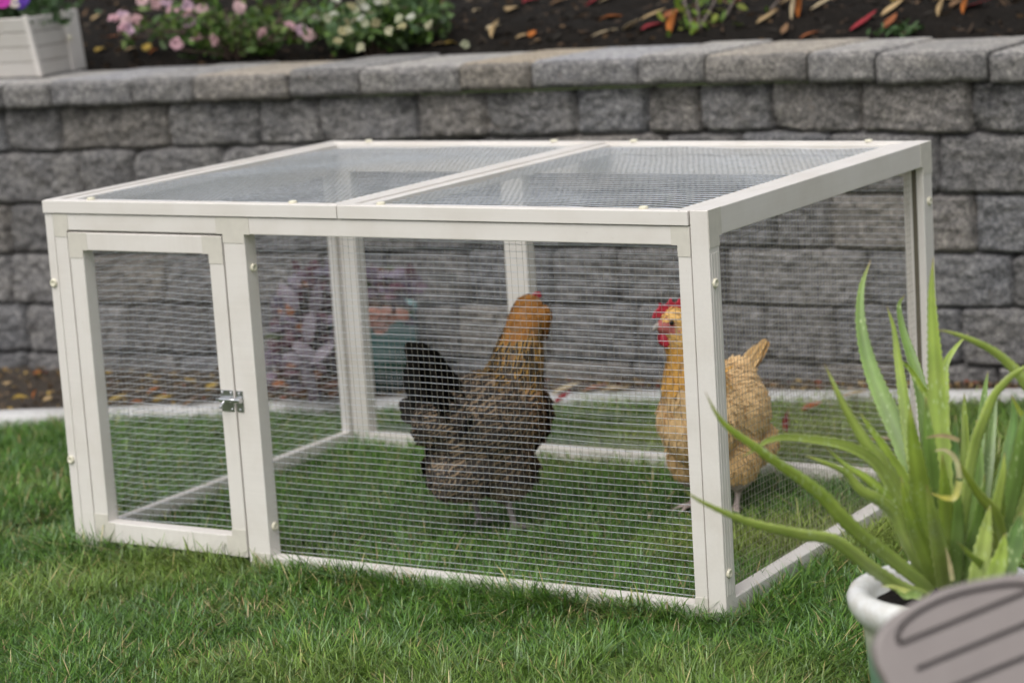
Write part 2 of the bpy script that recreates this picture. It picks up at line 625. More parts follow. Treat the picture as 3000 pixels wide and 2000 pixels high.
# cap stones: rough front, smooth top
CAPJ = extend([-1.303, -1.162, -.93, -.758, -.506, -.324, -.078, .092, .34, .489, .709, .852, 1.084])
cap_tint = {}
for i, (a, b) in enumerate(zip(CAPJ[:-1], CAPJ[1:])):
    rr = random.Random(i * 17 + 5)
    a2, b2 = a + .0018, b - .0018
    if b2 < -2.4 or a2 > 2.4: continue
    depth, h = .36 + rr.uniform(-.02, .012), .064 + rr.uniform(-.003, .003)
    mid = (a + b) / 2
    z0 = .672 + zoff(mid)
    tone = rr.choice([.88, .96, 1.0, 1.06, 1.12])
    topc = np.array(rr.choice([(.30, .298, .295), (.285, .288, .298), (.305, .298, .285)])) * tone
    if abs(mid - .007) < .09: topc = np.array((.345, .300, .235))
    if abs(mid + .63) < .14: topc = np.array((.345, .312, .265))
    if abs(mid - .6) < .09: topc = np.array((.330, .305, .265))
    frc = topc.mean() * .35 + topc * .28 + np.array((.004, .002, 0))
    nxs, nys, nzs = max(8, int((b2 - a2) / .007)), 26, 9
    ys = np.concatenate([np.linspace(0, .03, 5), np.linspace(.05, 1, nys - 5)])
    bmx = bmesh.new()
    lay = bmx.verts.layers.float_color.new('Col')
    lay2 = bmx.verts.layers.float.new('Rough')
    vid = {}
    skew = rr.uniform(-.02, .02)
    offy = rr.uniform(-.006, .006)

    def vtx(u, w, s):            # u along, w depth 0..1 from front, s height 0..1
        key = (round(u, 5), round(w, 5), round(s, 5))
        if key in vid: return vid[key]
        x = a2 + (b2 - a2) * u + skew * w
        y = wall_y(x) - .026 + offy + depth * w
        z = z0 + h * s
        du = min(u, 1 - u) * (b2 - a2)
        if w < .12:
            k = 1 - w / .12
            n_ = .0055 * noise.noise((x * 30, z * 38, 7.7)) + .003 * noise.noise((x * 75, z * 80, 2.2)) + .004 * noise.noise((x * 11, z * 9, i))
            y += n_ * k
            e = max(0, 1 - du / .014) ** 2 + max(0, 1 - (1 - s) * h / .014) ** 2 + max(0, 1 - s * h / .011) ** 2
            y += .010 * min(e, 1.3) * k
            z += .0025 * noise.noise((x * 20, y * 20, s * 3)) * k
        if s > .9:
            z -= .004 * max(0, 1 - du / .008) ** 2 + .0008 * noise.noise((x * 40, y * 40, 9))
            if w < .06: z -= .004 * (1 - w / .06) ** 2
        v = bmx.verts.new((x, y - 1.6, z))
        vid[key] = v
        return v
    us = np.linspace(0, 1, nxs + 1)
    ss = np.linspace(0, 1, nzs + 1)
    for p, q in zip(us[:-1], us[1:]):
        for s0, s1 in zip(ss[:-1], ss[1:]):
            bmx.faces.new((vtx(p, 0, s0), vtx(q, 0, s0), vtx(q, 0, s1), vtx(p, 0, s1)))
        for w0, w1 in zip(ys[:-1], ys[1:]):
            bmx.faces.new((vtx(p, w0, 1), vtx(q, w0, 1), vtx(q, w1, 1), vtx(p, w1, 1)))
            bmx.faces.new((vtx(p, w0, 0), vtx(p, w1, 0), vtx(q, w1, 0), vtx(q, w0, 0)))
        for s0, s1 in zip(ss[:-1], ss[1:]):
            bmx.faces.new((vtx(p, 1, s0), vtx(p, 1, s1), vtx(q, 1, s1), vtx(q, 1, s0)))
    for w0, w1 in zip(ys[:-1], ys[1:]):
        for s0, s1 in zip(ss[:-1], ss[1:]):
            bmx.faces.new((vtx(0, w0, s0), vtx(0, w0, s1), vtx(0, w1, s1), vtx(0, w1, s0)))
            bmx.faces.new((vtx(1, w0, s0), vtx(1, w1, s0), vtx(1, w1, s1), vtx(1, w0, s1)))
    keys = {v: k_ for k_, v in vid.items()}
    for v, k_ in keys.items():
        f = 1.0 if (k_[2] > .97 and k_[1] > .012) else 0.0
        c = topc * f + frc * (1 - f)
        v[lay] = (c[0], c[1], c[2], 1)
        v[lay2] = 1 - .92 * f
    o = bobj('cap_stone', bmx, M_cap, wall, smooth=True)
    if abs(mid - .007) < .09: o['label'] = 'tan-topped cap stone'

# ------------------------------------------------------------------ planting bed
nx, ny = 330, 120
xs_ = np.linspace(-9, 7, nx)
V = []
for j in range(ny):
    f = (j / (ny - 1)) ** 1.7
    for x in xs_:
        y0 = wall_y(x) + .335 if abs(x) < 2.6 else wall_y(2.6 * np.sign(x)) + .2 + .2 * (x - 2.6 * np.sign(x))
        y = y0 + f * 6.5
        d = y - y0
        z = .705 + .055 * min(d / .2, 1) + .17 * d + .022 * noise.noise((x * 5, y * 5, 2)) + .012 * noise.noise((x * 15, y * 15, 5)) + .006 * noise.noise((x * 42, y * 42, 8))
        V.append((x, y, z))
ii = np.arange(nx - 1)[None] + (np.arange(ny - 1) * nx)[:, None]
Q = np.stack([ii, ii + 1, ii + nx + 1, ii + nx], -1).reshape(-1, 4)
tag(npmesh('soil_bed', V, Q, mat=M_soil), 'dark soil of the raised bed above the wall', kind='structure')


def bed_z(x, y):
    d = y - wall_y(x) - .335
    return .705 + .055 * min(max(d, 0) / .2, 1) + .17 * max(d, 0) + .022 * noise.noise((x * 5, y * 5, 2)) + .012 * noise.noise((x * 15, y * 15, 5))


def bed_hit(u, v):
    """where the line of sight through a photo pixel meets the bed"""
    for d in np.arange(4.6, 10, .02):
        p = at(u, v, d)
        if p[1] > wall_y(p[0]) + .36 and p[2] <= bed_z(p[0], p[1]): return p
    return at(u, v, 7)


# crumbs of bark and soil lying on the bed (uncountable)
n = 9000
px = RS.uniform(-2.6, 2.2, n)
py = wall_y(px) + .36 + RS.uniform(0, 1, n) ** 1.3 * 2.4
pz = np.array([bed_z(a, b) for a, b in zip(px, py)]) + .003
P = np.stack([px, py, pz], -1)
D = unit(RS.normal(size=(n, 3)) * (1, 1, .25))
N = unit(np.cross(D, RS.normal(size=(n, 3))) + (0, 0, .6))
V, Q, T, uv, idx = blades(P, D, N, RS.uniform(.006, .030, n), RS.uniform(.002, .007, n), RS.uniform(-.3, .3, n))
pal = np.array([(.05, .035, .025), (.085, .055, .035), (.14, .09, .05), (.028, .024, .02), (.11, .085, .06)])
cc = pal[RS.choice(5, n, p=[.34, .2, .08, .3, .08])]
tag(npmesh('bark_litter', V, Q, T, M_dry, cols={'Col': cc[idx]}), 'brown bark crumbs and bits strewn over the dark bed soil', 'litter', kind='stuff')
n = 2600
px = RS.uniform(-1.9, 1.8, n)
f_ = RS.uniform(0, 1, n) ** .8
py = curb_back(px) + .01 + f_ * (wall_y(px) - curb_back(px) - .02)
P = np.stack([px, py, np.full(n, .019)], -1)
D = unit(RS.normal(size=(n, 3)) * (1, 1, .2))
N = unit(np.cross(D, RS.normal(size=(n, 3))) + (0, 0, .6))
V, Q, T, uv, idx = blades(P, D, N, RS.uniform(.005, .02, n), RS.uniform(.002, .006, n), RS.uniform(-.3, .3, n))
pal = np.array([(.16, .11, .07), (.30, .20, .09), (.42, .29, .09), (.09, .07, .05), (.25, .08, .05)])
cc = pal[RS.choice(5, n, p=[.35, .17, .08, .35, .05])]
tag(npmesh('strip_litter', V, Q, T, M_dry, cols={'Col': cc[idx]}), 'small dry bits on the soil strip at the foot of the wall', 'litter', kind='stuff')

# ------------------------------------------------------------------ fallen leaves
LEAFC = {'tan': (.50, .36, .19), 'yellow': (.52, .36, .08), 'orange': (.46, .15, .035), 'red': (.32, .035, .045), 'rust': (.34, .12, .05), 'brown': (.22, .13, .07), 'pale': (.58, .47, .30)}


def fallen_leaf(p, L, W, ang, tilt, bend, col, label, group):
    o_ = np.array((0, 0, 0.0))
    D = np.array((cos(ang) * cos(tilt), sin(ang) * cos(tilt), sin(tilt)))
    N = unit(np.cross(np.cross(D, (0, 0, 1.0)), D))
    V, Q, T, uv, idx = blades(o_[None] - D * L / 2, D[None], N[None], L, W, bend, rows=(0, .12, .3, .5, .7, .88), prof=(.08, .5, .92, 1, .72, .34), cup=.3)
    V2 = V + N * -.0012
    k = len(V)
    # give the blade a real (thin) body
    Qb = [tuple(q[::-1] + k) for q in Q]
    Tb = [tuple(t_[::-1] + k) for t_ in T]
    rim = [0, 2, 4, 6, 8, 10, 12, 11, 9, 7, 5, 3, 1]
    side = [(rim[i], rim[i] + k, rim[(i + 1) % 13] + k, rim[(i + 1) % 13]) for i in range(13)]
    c = np.array(LEAFC[col]) * random.uniform(.85, 1.1)
    o = npmesh('fallen_leaf', np.vstack([V, V2]), list(map(tuple, Q)) + Qb + side, list(map(tuple, T)) + Tb, M_dry, cols={'Col': np.tile(c, (2 * k, 1))})
    o.location = p
    return tag(o, label, 'leaf', group)


# photo pixel u, v, length(m), width, angle in view (deg from view-right), colour, words
BED_LEAVES = [
    (1450, 85, .085, .014, 35, 'pale', 'long pale leaf standing askew above the tan-topped cap stone'),
    (1447, 119, .055, .020, 60, 'tan', 'curled tan leaf at the cap edge right of the white-flowered bush'),
    (1500, 34, .065, .020, 40, 'tan', 'broad tan leaf high on the bed above the tan-topped cap stone'),
    (1398, 42, .03, .012, 20, 'pale', 'tiny pale leaf alone right of the white-flowered bush'),
    (1537, 118, .05, .018, 10, 'tan', 'small tan leaf lying by the cap edge'),
    (1556, 12, .06, .02, 20, 'red', 'small red leaf at the upper edge of the photo'),
    (1560, 112, .035, .013, 40, 'orange', 'little orange leaf touching the tan leaf by the cap edge'),
    (1764, 101, .13, .015, 12, 'pale', 'longest pale sickle-shaped leaf lying just above the wall cap'),
    (1793, 59, .07, .019, 0, 'orange', 'rounded orange leaf above the long sickle-shaped leaf'),
    (1790, 8, .075, .012, 5, 'pale', 'slim pale leaf at the upper edge near the twiggy shrub'),
    (1850, 90, .085, .014, -35, 'pale', 'pale leaf pointing at the crimson leaf'),
    (1918, 82, .09, .020, 18, 'red', 'crimson leaf left of the twiggy shrub'),
    (1916, 58, .08, .015, 12, 'tan', 'tan leaf just above the crimson leaf'),
    (1970, 55, .07, .020, 30, 'rust', 'rust leaf beside the base of the twiggy shrub'),
    (1971, 104, .065, .025, 70, 'orange', 'orange leaf below the twiggy shrub at the cap edge'),
    (1640, 12, .07, .010, 15, 'brown', 'narrow brown leaf near the upper edge of the bed'),
    (1745, 18, .07, .012, 5, 'red', 'dark red leaf half buried near the upper edge'),
    (2177, 14, .065, .013, 0, 'rust', 'rust-pink leaf behind the twiggy shrub'),
    (2248, 67, .075, .013, 18, 'tan', 'tan leaf right of the twiggy shrub'),
    (2327, 52, .085, .012, 88, 'pale', 'pale leaf standing upright on its tip'),
    (2345, 56, .06, .02, 60, 'orange', 'orange leaf leaning against the upright pale leaf'),
    (2320, 10, .07, .011, 4, 'tan', 'tan leaf at the upper edge above the upright pale leaf'),
    (2415, 22, .085, .013, 10, 'pale', 'pale leaf right of the upright leaf'),
    (2533, 82, .10, .014, 18, 'red', 'bright orange-red tongue-shaped leaf above the cap'),
    (2610, 78, .085, .013, 35, 'rust', 'rust leaf touching the orange-red tongue-shaped leaf'),
    (2617, 38, .09, .014, 20, 'tan', 'long tan leaf above the rust leaf'),
    (2640, 5, .09, .02, 0, 'yellow', 'golden yellow leaf at the upper edge on the right'),
    (2760, 8, .06, .02, -20, 'tan', 'tan leaf at the upper edge left of the upper right corner'),
    (2754, 57, .055, .012, 88, 'tan', 'small tan leaf standing on edge on the right'),
    (2860, 36, .09, .026, -15, 'red', 'dark crimson leaf at the far right of the bed'),
    (2826, 52, .05, .012, 60, 'orange', 'orange leaf left of the dark crimson leaf'),
    (2375, 107, .075, .010, 15, 'rust', 'thin rust leaf lying against the cap'),
    (2300, 102, .05, .010, 40, 'brown', 'small brown leaf against the cap'),
    (2800, 20, .06, .012, 30, 'brown', 'brown leaf near the upper right corner'),
    (282, 65, .035, .016, 20, 'tan', 'round tan leaf right of the white planter box'),
    (255, 67, .03, .014, 60, 'brown', 'brown leaf touching the white planter box rim'),
    (330, 118, .035, .014, 0, 'rust', 'rust leaf on the soil below the pink azalea'),
    (295, 155, .04, .018, 30, 'yellow', 'golden leaf by the wall cap right of the planter box'),
    (385, 155, .035, .014, 10, 'tan', 'tan leaf by the wall cap under the pink azalea'),
    (432, 152, .04, .016, 50, 'yellow', 'golden leaf beneath the pink azalea tips'),
    (450, 162, .03, .012, 10, 'orange', 'orange leaf beside the golden leaf beneath the azalea'),
    (350, 160, .03, .012, -20, 'brown', 'brown leaf by the cap between two golden leaves'),
    (1090, 126, .045, .016, 85, 'yellow', 'upright yellow leaf at the foot of the white-flowered bush'),
    (1108, 148, .035, .016, 20, 'yellow', 'yellow leaf on the cap edge under the white-flowered bush'),
    (1322, 137, .035, .02, 10, 'yellow', 'yellow leaf at the right foot of the white-flowered bush'),
    (1290, 140, .045, .014, 0, 'tan', 'tan leaf beside the yellow leaf at the right foot of the bush'),
]
rang = math.atan2(CR[1], CR[0])
for (u, v, L, W, a, c, words) in BED_LEAVES:
    p = bed_hit(u, v)
    up = a > 55
    fallen_leaf((p[0], p[1], p[2] + (.03 if up else .010)), L * .88, W * .9, rang + (R_(a) * 1.6 if not up else R_(20)), R_(78) if up else R_(random.uniform(8, 25)),
                random.uniform(-.25, .3), c, words, 'fallen leaves on the raised bed')

STRIP_LEAVES = [
    (60, 1163, .05, .02, 10, 'yellow', 'yellow leaf on the soil left of the pen'),
    (22, 1120, .035, .014, 50, 'tan', 'tan leaf near the left edge at the foot of the wall'),
    (110, 1090, .03, .012, 10, 'orange', 'orange leaf at the wall foot left of the pen'),
    (100, 1155, .03, .013, 70, 'orange', 'orange leaf by the curb left of the pen'),
    (140, 1170, .03, .014, 20, 'tan', 'tan leaf on the curb beside the left pen post'),
    (345, 1168, .06, .018, 15, 'yellow', 'yellow leaf seen low through the door mesh'),
    (480, 1165, .065, .018, 25, 'yellow', 'yellow leaf seen through the middle of the door mesh'),
    (622, 1128, .06, .016, 40, 'yellow', 'golden leaf seen through the door mesh near the latch'),
    (450, 1143, .04, .014, 10, 'orange', 'orange leaf seen through the door mesh'),
    (400, 1175, .04, .014, 0, 'rust', 'rust leaf by the curb behind the pen door'),
    (560, 1180, .06, .016, 5, 'brown', 'brown leaf on the curb behind the pen door'),
    (1740, 1135, .08, .012, 20, 'rust', 'rust leaf behind the pen between the two hens'),
    (1660, 1140, .09, .02, 5, 'pale', 'pale leaf behind the pen right of the brown hen'),
    (1800, 1138, .06, .02, 0, 'tan', 'tan leaf on the curb left of the buff hen'),
    (1650, 1168, .055, .018, 10, 'red', 'red leaf at the lawn edge right of the brown hen'),
    (2310, 1243, .07, .018, 75, 'red', 'orange-red leaf standing in the grass right of the buff hen'),
    (2500, 1155, .075, .012, -5, 'tan', 'tan leaf lying on the curb seen through the side mesh'),
    (2600, 1282, .09, .013, -3, 'tan', 'tan leaf in the grass behind the aloe leaves'),
    (2380, 1193, .06, .02, 10, 'rust', 'rust leaf at the curb edge seen through the side mesh'),
]


def ground_hit(u, v, z=.025):
    d = at(u, v, 1.0) - CAM_P
    return CAM_P + d * (z - CAM_P[2]) / d[2]


for (u, v, L, W, a, c, words) in STRIP_LEAVES:
    p = ground_hit(u, v, .034)
    up = a > 55
    fallen_leaf(tuple(p), L * .8, W * .85, rang + (R_(a) * 1.6 if not up else .3), R_(70) if up else R_(random.uniform(4, 18)), random.uniform(-.2, .3), c, words, 'fallen leaves on the ground')


# ------------------------------------------------------------------ shrubs
def shrub(name, label, cat, c, rx, ry, h, nleaf, ll, lw, cols, stems, flowers=(), fcols=(), fsize=.02, seed=1, emin=.35, fwdoff=.10):
    rs = np.random.RandomState(seed)
    root = empty(name, tuple(c))
    tag(root, label, cat)
    tips, paths, rads = [], [], []
    for i in range(stems):
        a = rs.uniform(0, 2 * pi)
        e = rs.uniform(emin, 1) ** .6
        tip = np.array((cos(a) * rx * e, sin(a) * ry * e, h * rs.uniform(.35, 1) * (1.05 - .45 * e)))
        mid = tip * .5 + np.array((0, 0, h * .12)) + rs.normal(size=3) * .02
        b = rs.normal(size=3) * (.02, .02, 0)
        pth = spline([b - (0, 0, .02), b * .3 + mid * .5, mid, tip], 9)
        paths.append(pth)
        rads.append(np.linspace(.0045, .0014, 9))
        tips.append(pth)
    V, Q = tube_arrays(paths, rads, 5)
    npmesh('stems', V, Q, mat=M_stem, parent=root)
    # leaves in whorls near the outer half of every stem
    per = max(1, nleaf // stems)
    P, D, Nn, cc = [], [], [], []
    for pth in tips:
        tone = rs.uniform(.6, 1.25)
        for j in range(per):
            q = pth[int(rs.randint(3, 9))] + rs.normal(size=3) * (.018, .018, .015)
            d = rs.normal(size=3) + (0, 0, .5)
            P.append(q); D.append(d); Nn.append(rs.normal(size=3) + (0, 0, 1.4))
            cc.append(np.array(cols[rs.randint(len(cols))]) * tone * rs.uniform(.8, 1.2))
    P = np.array(P); D = unit(np.array(D)); Nn = np.array(Nn)
    Nn = unit(Nn - D * (Nn * D).sum(-1, keepdims=True))
    V, Q, T, uv, idx = blades(P, D, Nn, ll * rs.uniform(.6, 1.2, len(P)), lw * rs.uniform(.7, 1.2, len(P)), rs.uniform(-.35, .15, len(P)), rows=(0, .3, .65), prof=(.25, 1, .85), cup=.25)
    V[:, 2] = np.maximum(V[:, 2], .002)
    o = npmesh('foliage', V, Q, T, M_leaf, parent=root, cols={'Col': np.array(cc)[idx]})
    o['kind'] = 'stuff'
    for i, (u, v, dd) in enumerate(flowers):
        p = at(u, v, float((np.array(c) - CAM_P) @ CF) + (dd - 6.2) * .5 - fwdoff) - np.array(c)
        k = 8
        fc = np.array(fcols[i % len(fcols)]) * rs.uniform(.85, 1.1)
        ang = np.arange(k) * 2 * pi / k + rs.uniform(0, 6)
        face = unit(-CF * .7 + rs.normal(size=3) * .35 + np.array((0, 0, .5)))
        e1 = unit(np.cross(face, (0.1, .2, 1)))
        e2 = np.cross(face, e1)
        D = np.cos(ang)[:, None] * e1 + np.sin(ang)[:, None] * e2 + face * np.where(np.arange(k) % 2, .9, .35)[:, None]
        D = unit(D)
        Nn = unit(face[None] - D * (D @ face)[:, None])
        Pp = np.tile(p, (k, 1))
        V, Q, T, uv, idx = blades(Pp, D, Nn, fsize * rs.uniform(.8, 1.15, k), fsize * .45, -.25 * np.ones(k), rows=(0, .35, .75), prof=(.3, 1, 1), cup=.2)
        V = V + rs.normal(size=V.shape) * .0008
        npmesh('flower', V, Q, T, M_petal, parent=root, cols={'Col': np.tile(fc, (len(V), 1)) * np.where(uv[:, 1:] > .5, 1.0, .85)})
    return root


def bed_at(u, v):
    return bed_hit(u, v)


G1, G2, G3 = (.085, .16, .028), (.055, .11, .022), (.13, .20, .04)
pk = [(.62, .38, .43), (.60, .42, .52), (.64, .45, .46), (.56, .36, .37)]
d_ = 6.35
fl = [(335, 57, 6.2), (360, 48, 6.25), (370, 60, 6.2), (398, 60, 6.3), (362, 82, 6.15), (372, 85, 6.15), (415, 5, 6.4), (455, 15, 6.4), (508, 32, 6.35), (548, 20, 6.4),
      (592, 28, 6.35), (552, 40, 6.35), (517, 130, 6.05), (555, 62, 6.3), (705, 28, 6.4), (768, 100, 6.1), (848, 80, 6.1), (885, 92, 6.05), (905, 105, 6.05), (632, 118, 6.1), (578, 118, 6.1), (490, 4, 6.4), (700, 22, 6.35)]
base = bed_at(700, 168)
shrub('azalea_bush', 'loose green bush with pink blossoms and bare stems above the wall', 'bush', base, .34, .20, .20, 950, .030, .0078, [G1, G2, G3], 44, fl, pk, .018, 3, .7, .12)
wh = [(.46, .48, .33), (.55, .56, .48), (.46, .43, .24), (.48, .47, .32)]
fl2 = [(960, 55, 6.0), (978, 45, 6.0), (1015, 68, 5.95), (1040, 62, 5.95), (1070, 70, 5.95), (1060, 55, 6.), (1100, 68, 5.95), (1085, 42, 6.05), (1045, 30, 6.05), (1070, 24, 6.1), (1005, 92, 5.9),
       (1020, 92, 5.9), (1170, 57, 6.0), (1205, 53, 6.0), (1178, 80, 5.95), (1258, 76, 5.95), (1130, 8, 6.1), (1108, 4, 6.1), (990, 122, 5.85), (1058, 140, 5.8), (1362, 132, 5.75), (925, 55, 6.), (1030, 20, 6.05), (1140, 92, 5.9), (1055, 2, 6.1), (985, 5, 6.1)]
base = bed_at(1120, 150)
shrub('flowering_bush', 'dense green bush with cream-white blossoms above the wall cap', 'bush', base, .20, .17, .18, 1900, .028, .0078, [(.11, .18, .06), G1, (.08, .14, .06)], 60, fl2, wh, .0122, 5, .3, .17)

# twiggy shrub with bare stems
base = bed_at(2045, 92)
root = empty('twiggy_shrub', tuple(base))
tag(root, 'sparse twiggy shrub of grey stems with few bright green leaves', 'shrub')
paths, rads = [], []
for (u0, v0, u1, v1, u2, v2) in [(2040, 100, 2020, 50, 2000, -20), (2050, 100, 2045, 40, 2040, -30), (2075, 105, 2120, 60, 2155, -10), (2090, 100, 2125, 50, 2150, 0), (2100, 75, 2220, 60, 2290, -10), (2040, 95, 2075, 40, 2110, -30), (2030, 90, 2010, 20, 1975, -30)]:
    ds = np.linalg.norm(base - CAM_P) * .985
    dd = float((base - CAM_P) @ CF)
    paths.append(spline([at(u0, v0, dd) - base, at(u1, v1, dd + .03) - base, at(u2, v2, dd + .07) - base], 9))
    rads.append(np.linspace(.005, .002, 9))
V, Q = tube_arrays(paths, rads, 6)
npmesh('stems', V, Q, mat=simple('grey_twig', (.13, .105, .09), .8, .2, 90), parent=root)
rs = np.random.RandomState(9)
n = 85
P = np.array([paths[rs.randint(3)][rs.randint(1, 7)] for _ in range(n)]) + rs.normal(size=(n, 3)) * (.035, .03, .03)
P[:, 2] = np.maximum(P[:, 2], .01)
D = unit(rs.normal(size=(n, 3)) + (0, 0, .5)); Nn = rs.normal(size=(n, 3)) + (0, 0, 1.2)
Nn = unit(Nn - D * (Nn * D).sum(-1, keepdims=True))
V, Q, T, uv, idx = blades(P, D, Nn, rs.uniform(.015, .034, n), rs.uniform(.005, .010, n), rs.uniform(-.3, .1, n), rows=(0, .3, .65), prof=(.3, 1, .85))
cc = np.array([(.17, .26, .03), (.11, .19, .03), (.24, .28, .05)])[rs.randint(3, size=n)]
o = npmesh('foliage', V, Q, T, M_leaf, parent=root, cols={'Col': cc[idx]})
o['kind'] = 'stuff'

# small weed at the cap
base = bed_at(2630, 100)
root = empty('weed_tuft', tuple(base))
tag(root, 'small low green weed on the soil just above the cap', 'weed')
n = 70
P = rs.normal(size=(n, 3)) * (.035, .03, .004) + (0, 0, .006)
D = unit(rs.normal(size=(n, 3)) * (1, 1, .5) + (0, 0, .6)); Nn = rs.normal(size=(n, 3)) + (0, 0, 1.4)
Nn = unit(Nn - D * (Nn * D).sum(-1, keepdims=True))
V, Q, T, uv, idx = blades(P, D, Nn, rs.uniform(.015, .03, n), .005, -.2, rows=(0, .3, .65), prof=(.3, 1, .85))
o = npmesh('foliage', V, Q, T, M_leaf, parent=root, cols={'Col': np.tile((.05, .10, .03), (len(V), 1))})
o['kind'] = 'stuff'

# ------------------------------------------------------------------ planter box on the cap
PX, PY = -1.305, 1.447
pl = empty('planter_box', (PX, PY, .738 + zoff(-1.3)), R_(13.5))
tag(pl, 'white plank planter box standing on the wall cap', 'planter')
M_plank = grain_mat('white_plank', (.55, .525, .495), 0)
PWD, PDP, PHT, TP = .52, .225, .150, .008


def plank_panel(name, p0, p1, nrm_, lean, e0, e1, rows=4):
    """a face of lapped boards between two bottom corners"""
    bm = bmesh.new()
    p0, p1, nrm_ = Vector(p0), Vector(p1), Vector(nrm_)
    hgt = PHT / rows
    ring = []
    for k_ in range(rows):
        for zz, o_ in ((hgt * k_ + .0005, 0), (hgt * k_ + .0025, .0045), (hgt * (k_ + 1) - .0035, .0045), (hgt * (k_ + 1) - .0008, 0)):
            ins = -lean * zz / PHT
            ring.append([bm.verts.new(p + nrm_ * (o_ + ins) + Vector((0, 0, zz)) + d_ * (e_ * zz / PHT)) for p, d_, e_ in ((p0, (p1 - p0).normalized(), e0), (p1, (p0 - p1).normalized(), e1))])
    back = [[bm.verts.new(v.co - nrm_ * .016) for v in r] for r in (ring[0], ring[-1])]
    for a, b in zip(ring, ring[1:]):
        bm.faces.new((a[0], a[1], b[1], b[0]))
    bm.faces.new((back[0][1], back[0][0], back[1][0], back[1][1]))
    bm.faces.new((ring[-1][0], ring[-1][1], back[1][1], back[1][0]))
    bm.faces.new((ring[0][1], ring[0][0], back[0][0], back[0][1]))
    bm.faces.new([r[0] for r in ring[::-1]] + [back[0][0], back[1][0]])
    bm.faces.new([r[1] for r in ring] + [back[1][1], back[0][1]])
    bmesh.ops.recalc_face_normals(bm, faces=bm.faces)
    return bobj(name, bm, M_plank, pl)


plank_panel('side_panel', (-PWD, 0, 0), (0, 0, 0), (0, -1, 0), -.034, TP, TP)
plank_panel('side_panel', (0, 0, 0), (0, PDP, 0), (1, 0, 0), TP, -.034, TP)
plank_panel('side_panel', (0, PDP, 0), (-PWD, PDP, 0), (0, 1, 0), TP, TP, TP)
plank_panel('side_panel', (-PWD, PDP, 0), (-PWD, 0, 0), (-1, 0, 0), TP, TP, -.034)
for (cx, cy, wx, wy) in ((0, 0, .013, .013), (0, PDP, .02, .075)):
    bm = bmesh.new()
    s1 = 1 if cy == 0 else -1
    x0, x1 = cx - wx + .008, cx + .008
    y0, y1 = (cy - .008, cy - .008 + wy) if cy == 0 else (cy + .008 - wy, cy + .008)
    vs = box(bm, x0, x1, y0, y1, 0, PHT + .004)
    for v in vs[4:]:
        v.co.x -= TP
        v.co.y += -.034 if cy == 0 else -TP
    bobj('corner_post', bm, M_frame_z, pl, bevel=.002)
bm = bmesh.new()
lathe(bm, [(.0001, .006), (.006, .006), (.008, .004), (.008, 0)], 16)
o = bobj('knob', bm, M_knob, pl, smooth=True)
o.rotation_euler = (0, pi / 2, 0)
o.location = (.012, .145, .085)
bm = bmesh.new()
box(bm, -PWD + .03, -.03, .03, PDP - .03, .10, .125)
bobj('soil', bm, M_soil, pl)
# flowers in the planter
ctr = np.array((PX - .16, PY + .08, .86))
root = empty('bedding_plant', tuple(ctr))
tag(root, 'leafy plant with magenta and violet blossoms growing in the planter box', 'plant')
n = 700
rs = np.random.RandomState(12)
P = rs.normal(size=(n, 3)) * (.09, .05, .028) + (0, 0, .03)
P[:, 2] = np.maximum(P[:, 2], 0)
D = unit(rs.normal(size=(n, 3)) + (0, 0, .8)); Nn = rs.normal(size=(n, 3)) + (0, 0, 1)
Nn = unit(Nn - D * (Nn * D).sum(-1, keepdims=True))
V, Q, T, uv, idx = blades(P, D, Nn, rs.uniform(.02, .04, n), rs.uniform(.005, .009, n), -.25, rows=(0, .3, .65), prof=(.3, 1, .85))
cc = np.array([(.05, .10, .03), (.035, .07, .025), (.08, .13, .05)])[rs.randint(3, size=n)]
npmesh('foliage', V, Q, T, M_leaf, parent=root, cols={'Col': cc[idx]})['kind'] = 'stuff'
for (u, v, c, sz) in ((10, 8, (.50, .05, .36), .02), (62, 12, (.09, .035, .30), .018), (45, 10, (.62, .56, .48), .016), (70, 3, (.10, .04, .33), .016), (-20, 4, (.5, .06, .35), .02)):
    p = at(u, v, 6.12) - ctr
    k = 12
    ang = np.arange(k) * 2 * pi / k
    face = unit(-CF + (0, 0, .6))
    e1 = unit(np.cross(face, (0, 0, 1))); e2 = np.cross(face, e1)
    D = unit(np.cos(ang)[:, None] * e1 + np.sin(ang)[:, None] * e2 + face * .45)
    Nn = unit(face[None] - D * (D @ face)[:, None])
    V, Q, T, uv, idx = blades(np.tile(p, (k, 1)), D, Nn, sz, sz * .4, -.3, rows=(0, .35, .75), prof=(.3, 1, 1))
    npmesh('flower', V, Q, T, M_petal, parent=root, cols={'Col': np.tile(c, (len(V), 1))})

# ------------------------------------------------------------------ glazed pot with a purple-leaved plant behind the pen
gp = empty('glazed_pot', (-.285, 1.335, .012))
tag(gp, 'teal glazed flower pot on the soil behind the pen post', 'pot')
t = NT('teal_glaze')
sep = t.n('SeparateXYZ')
t.l(t.coord(), sep.inputs[0])
zz = t.math('ADD', t.math('MULTIPLY', sep.outputs[2], 5.2), t.math('MULTIPLY', t.noise(22, 3), .25))
t.set(t.ramp(zz, [(.12, (.012, .035, .045)), (.45, (.02, .09, .06)), (.75, (.13, .27, .27)), (1.0, (.20, .36, .36))]), .22)
M_teal = t.m
bm = bmesh.new()
lathe(bm, [(.0001, 0), (.088, 0), (.098, .01), (.112, .06), (.118, .12), (.116, .17), (.120, .178), (.122, .188), (.116, .192), (.106, .190), (.104, .165), (.0001, .160)], 56)
bobj('pot_body', bm, M_teal, gp, smooth=True)
bm = bmesh.new()
lathe(bm, [(.0001, .176), (.05, .177), (.1035, .170)], 32)
bobj('soil', bm, M_soil, gp, smooth=True)


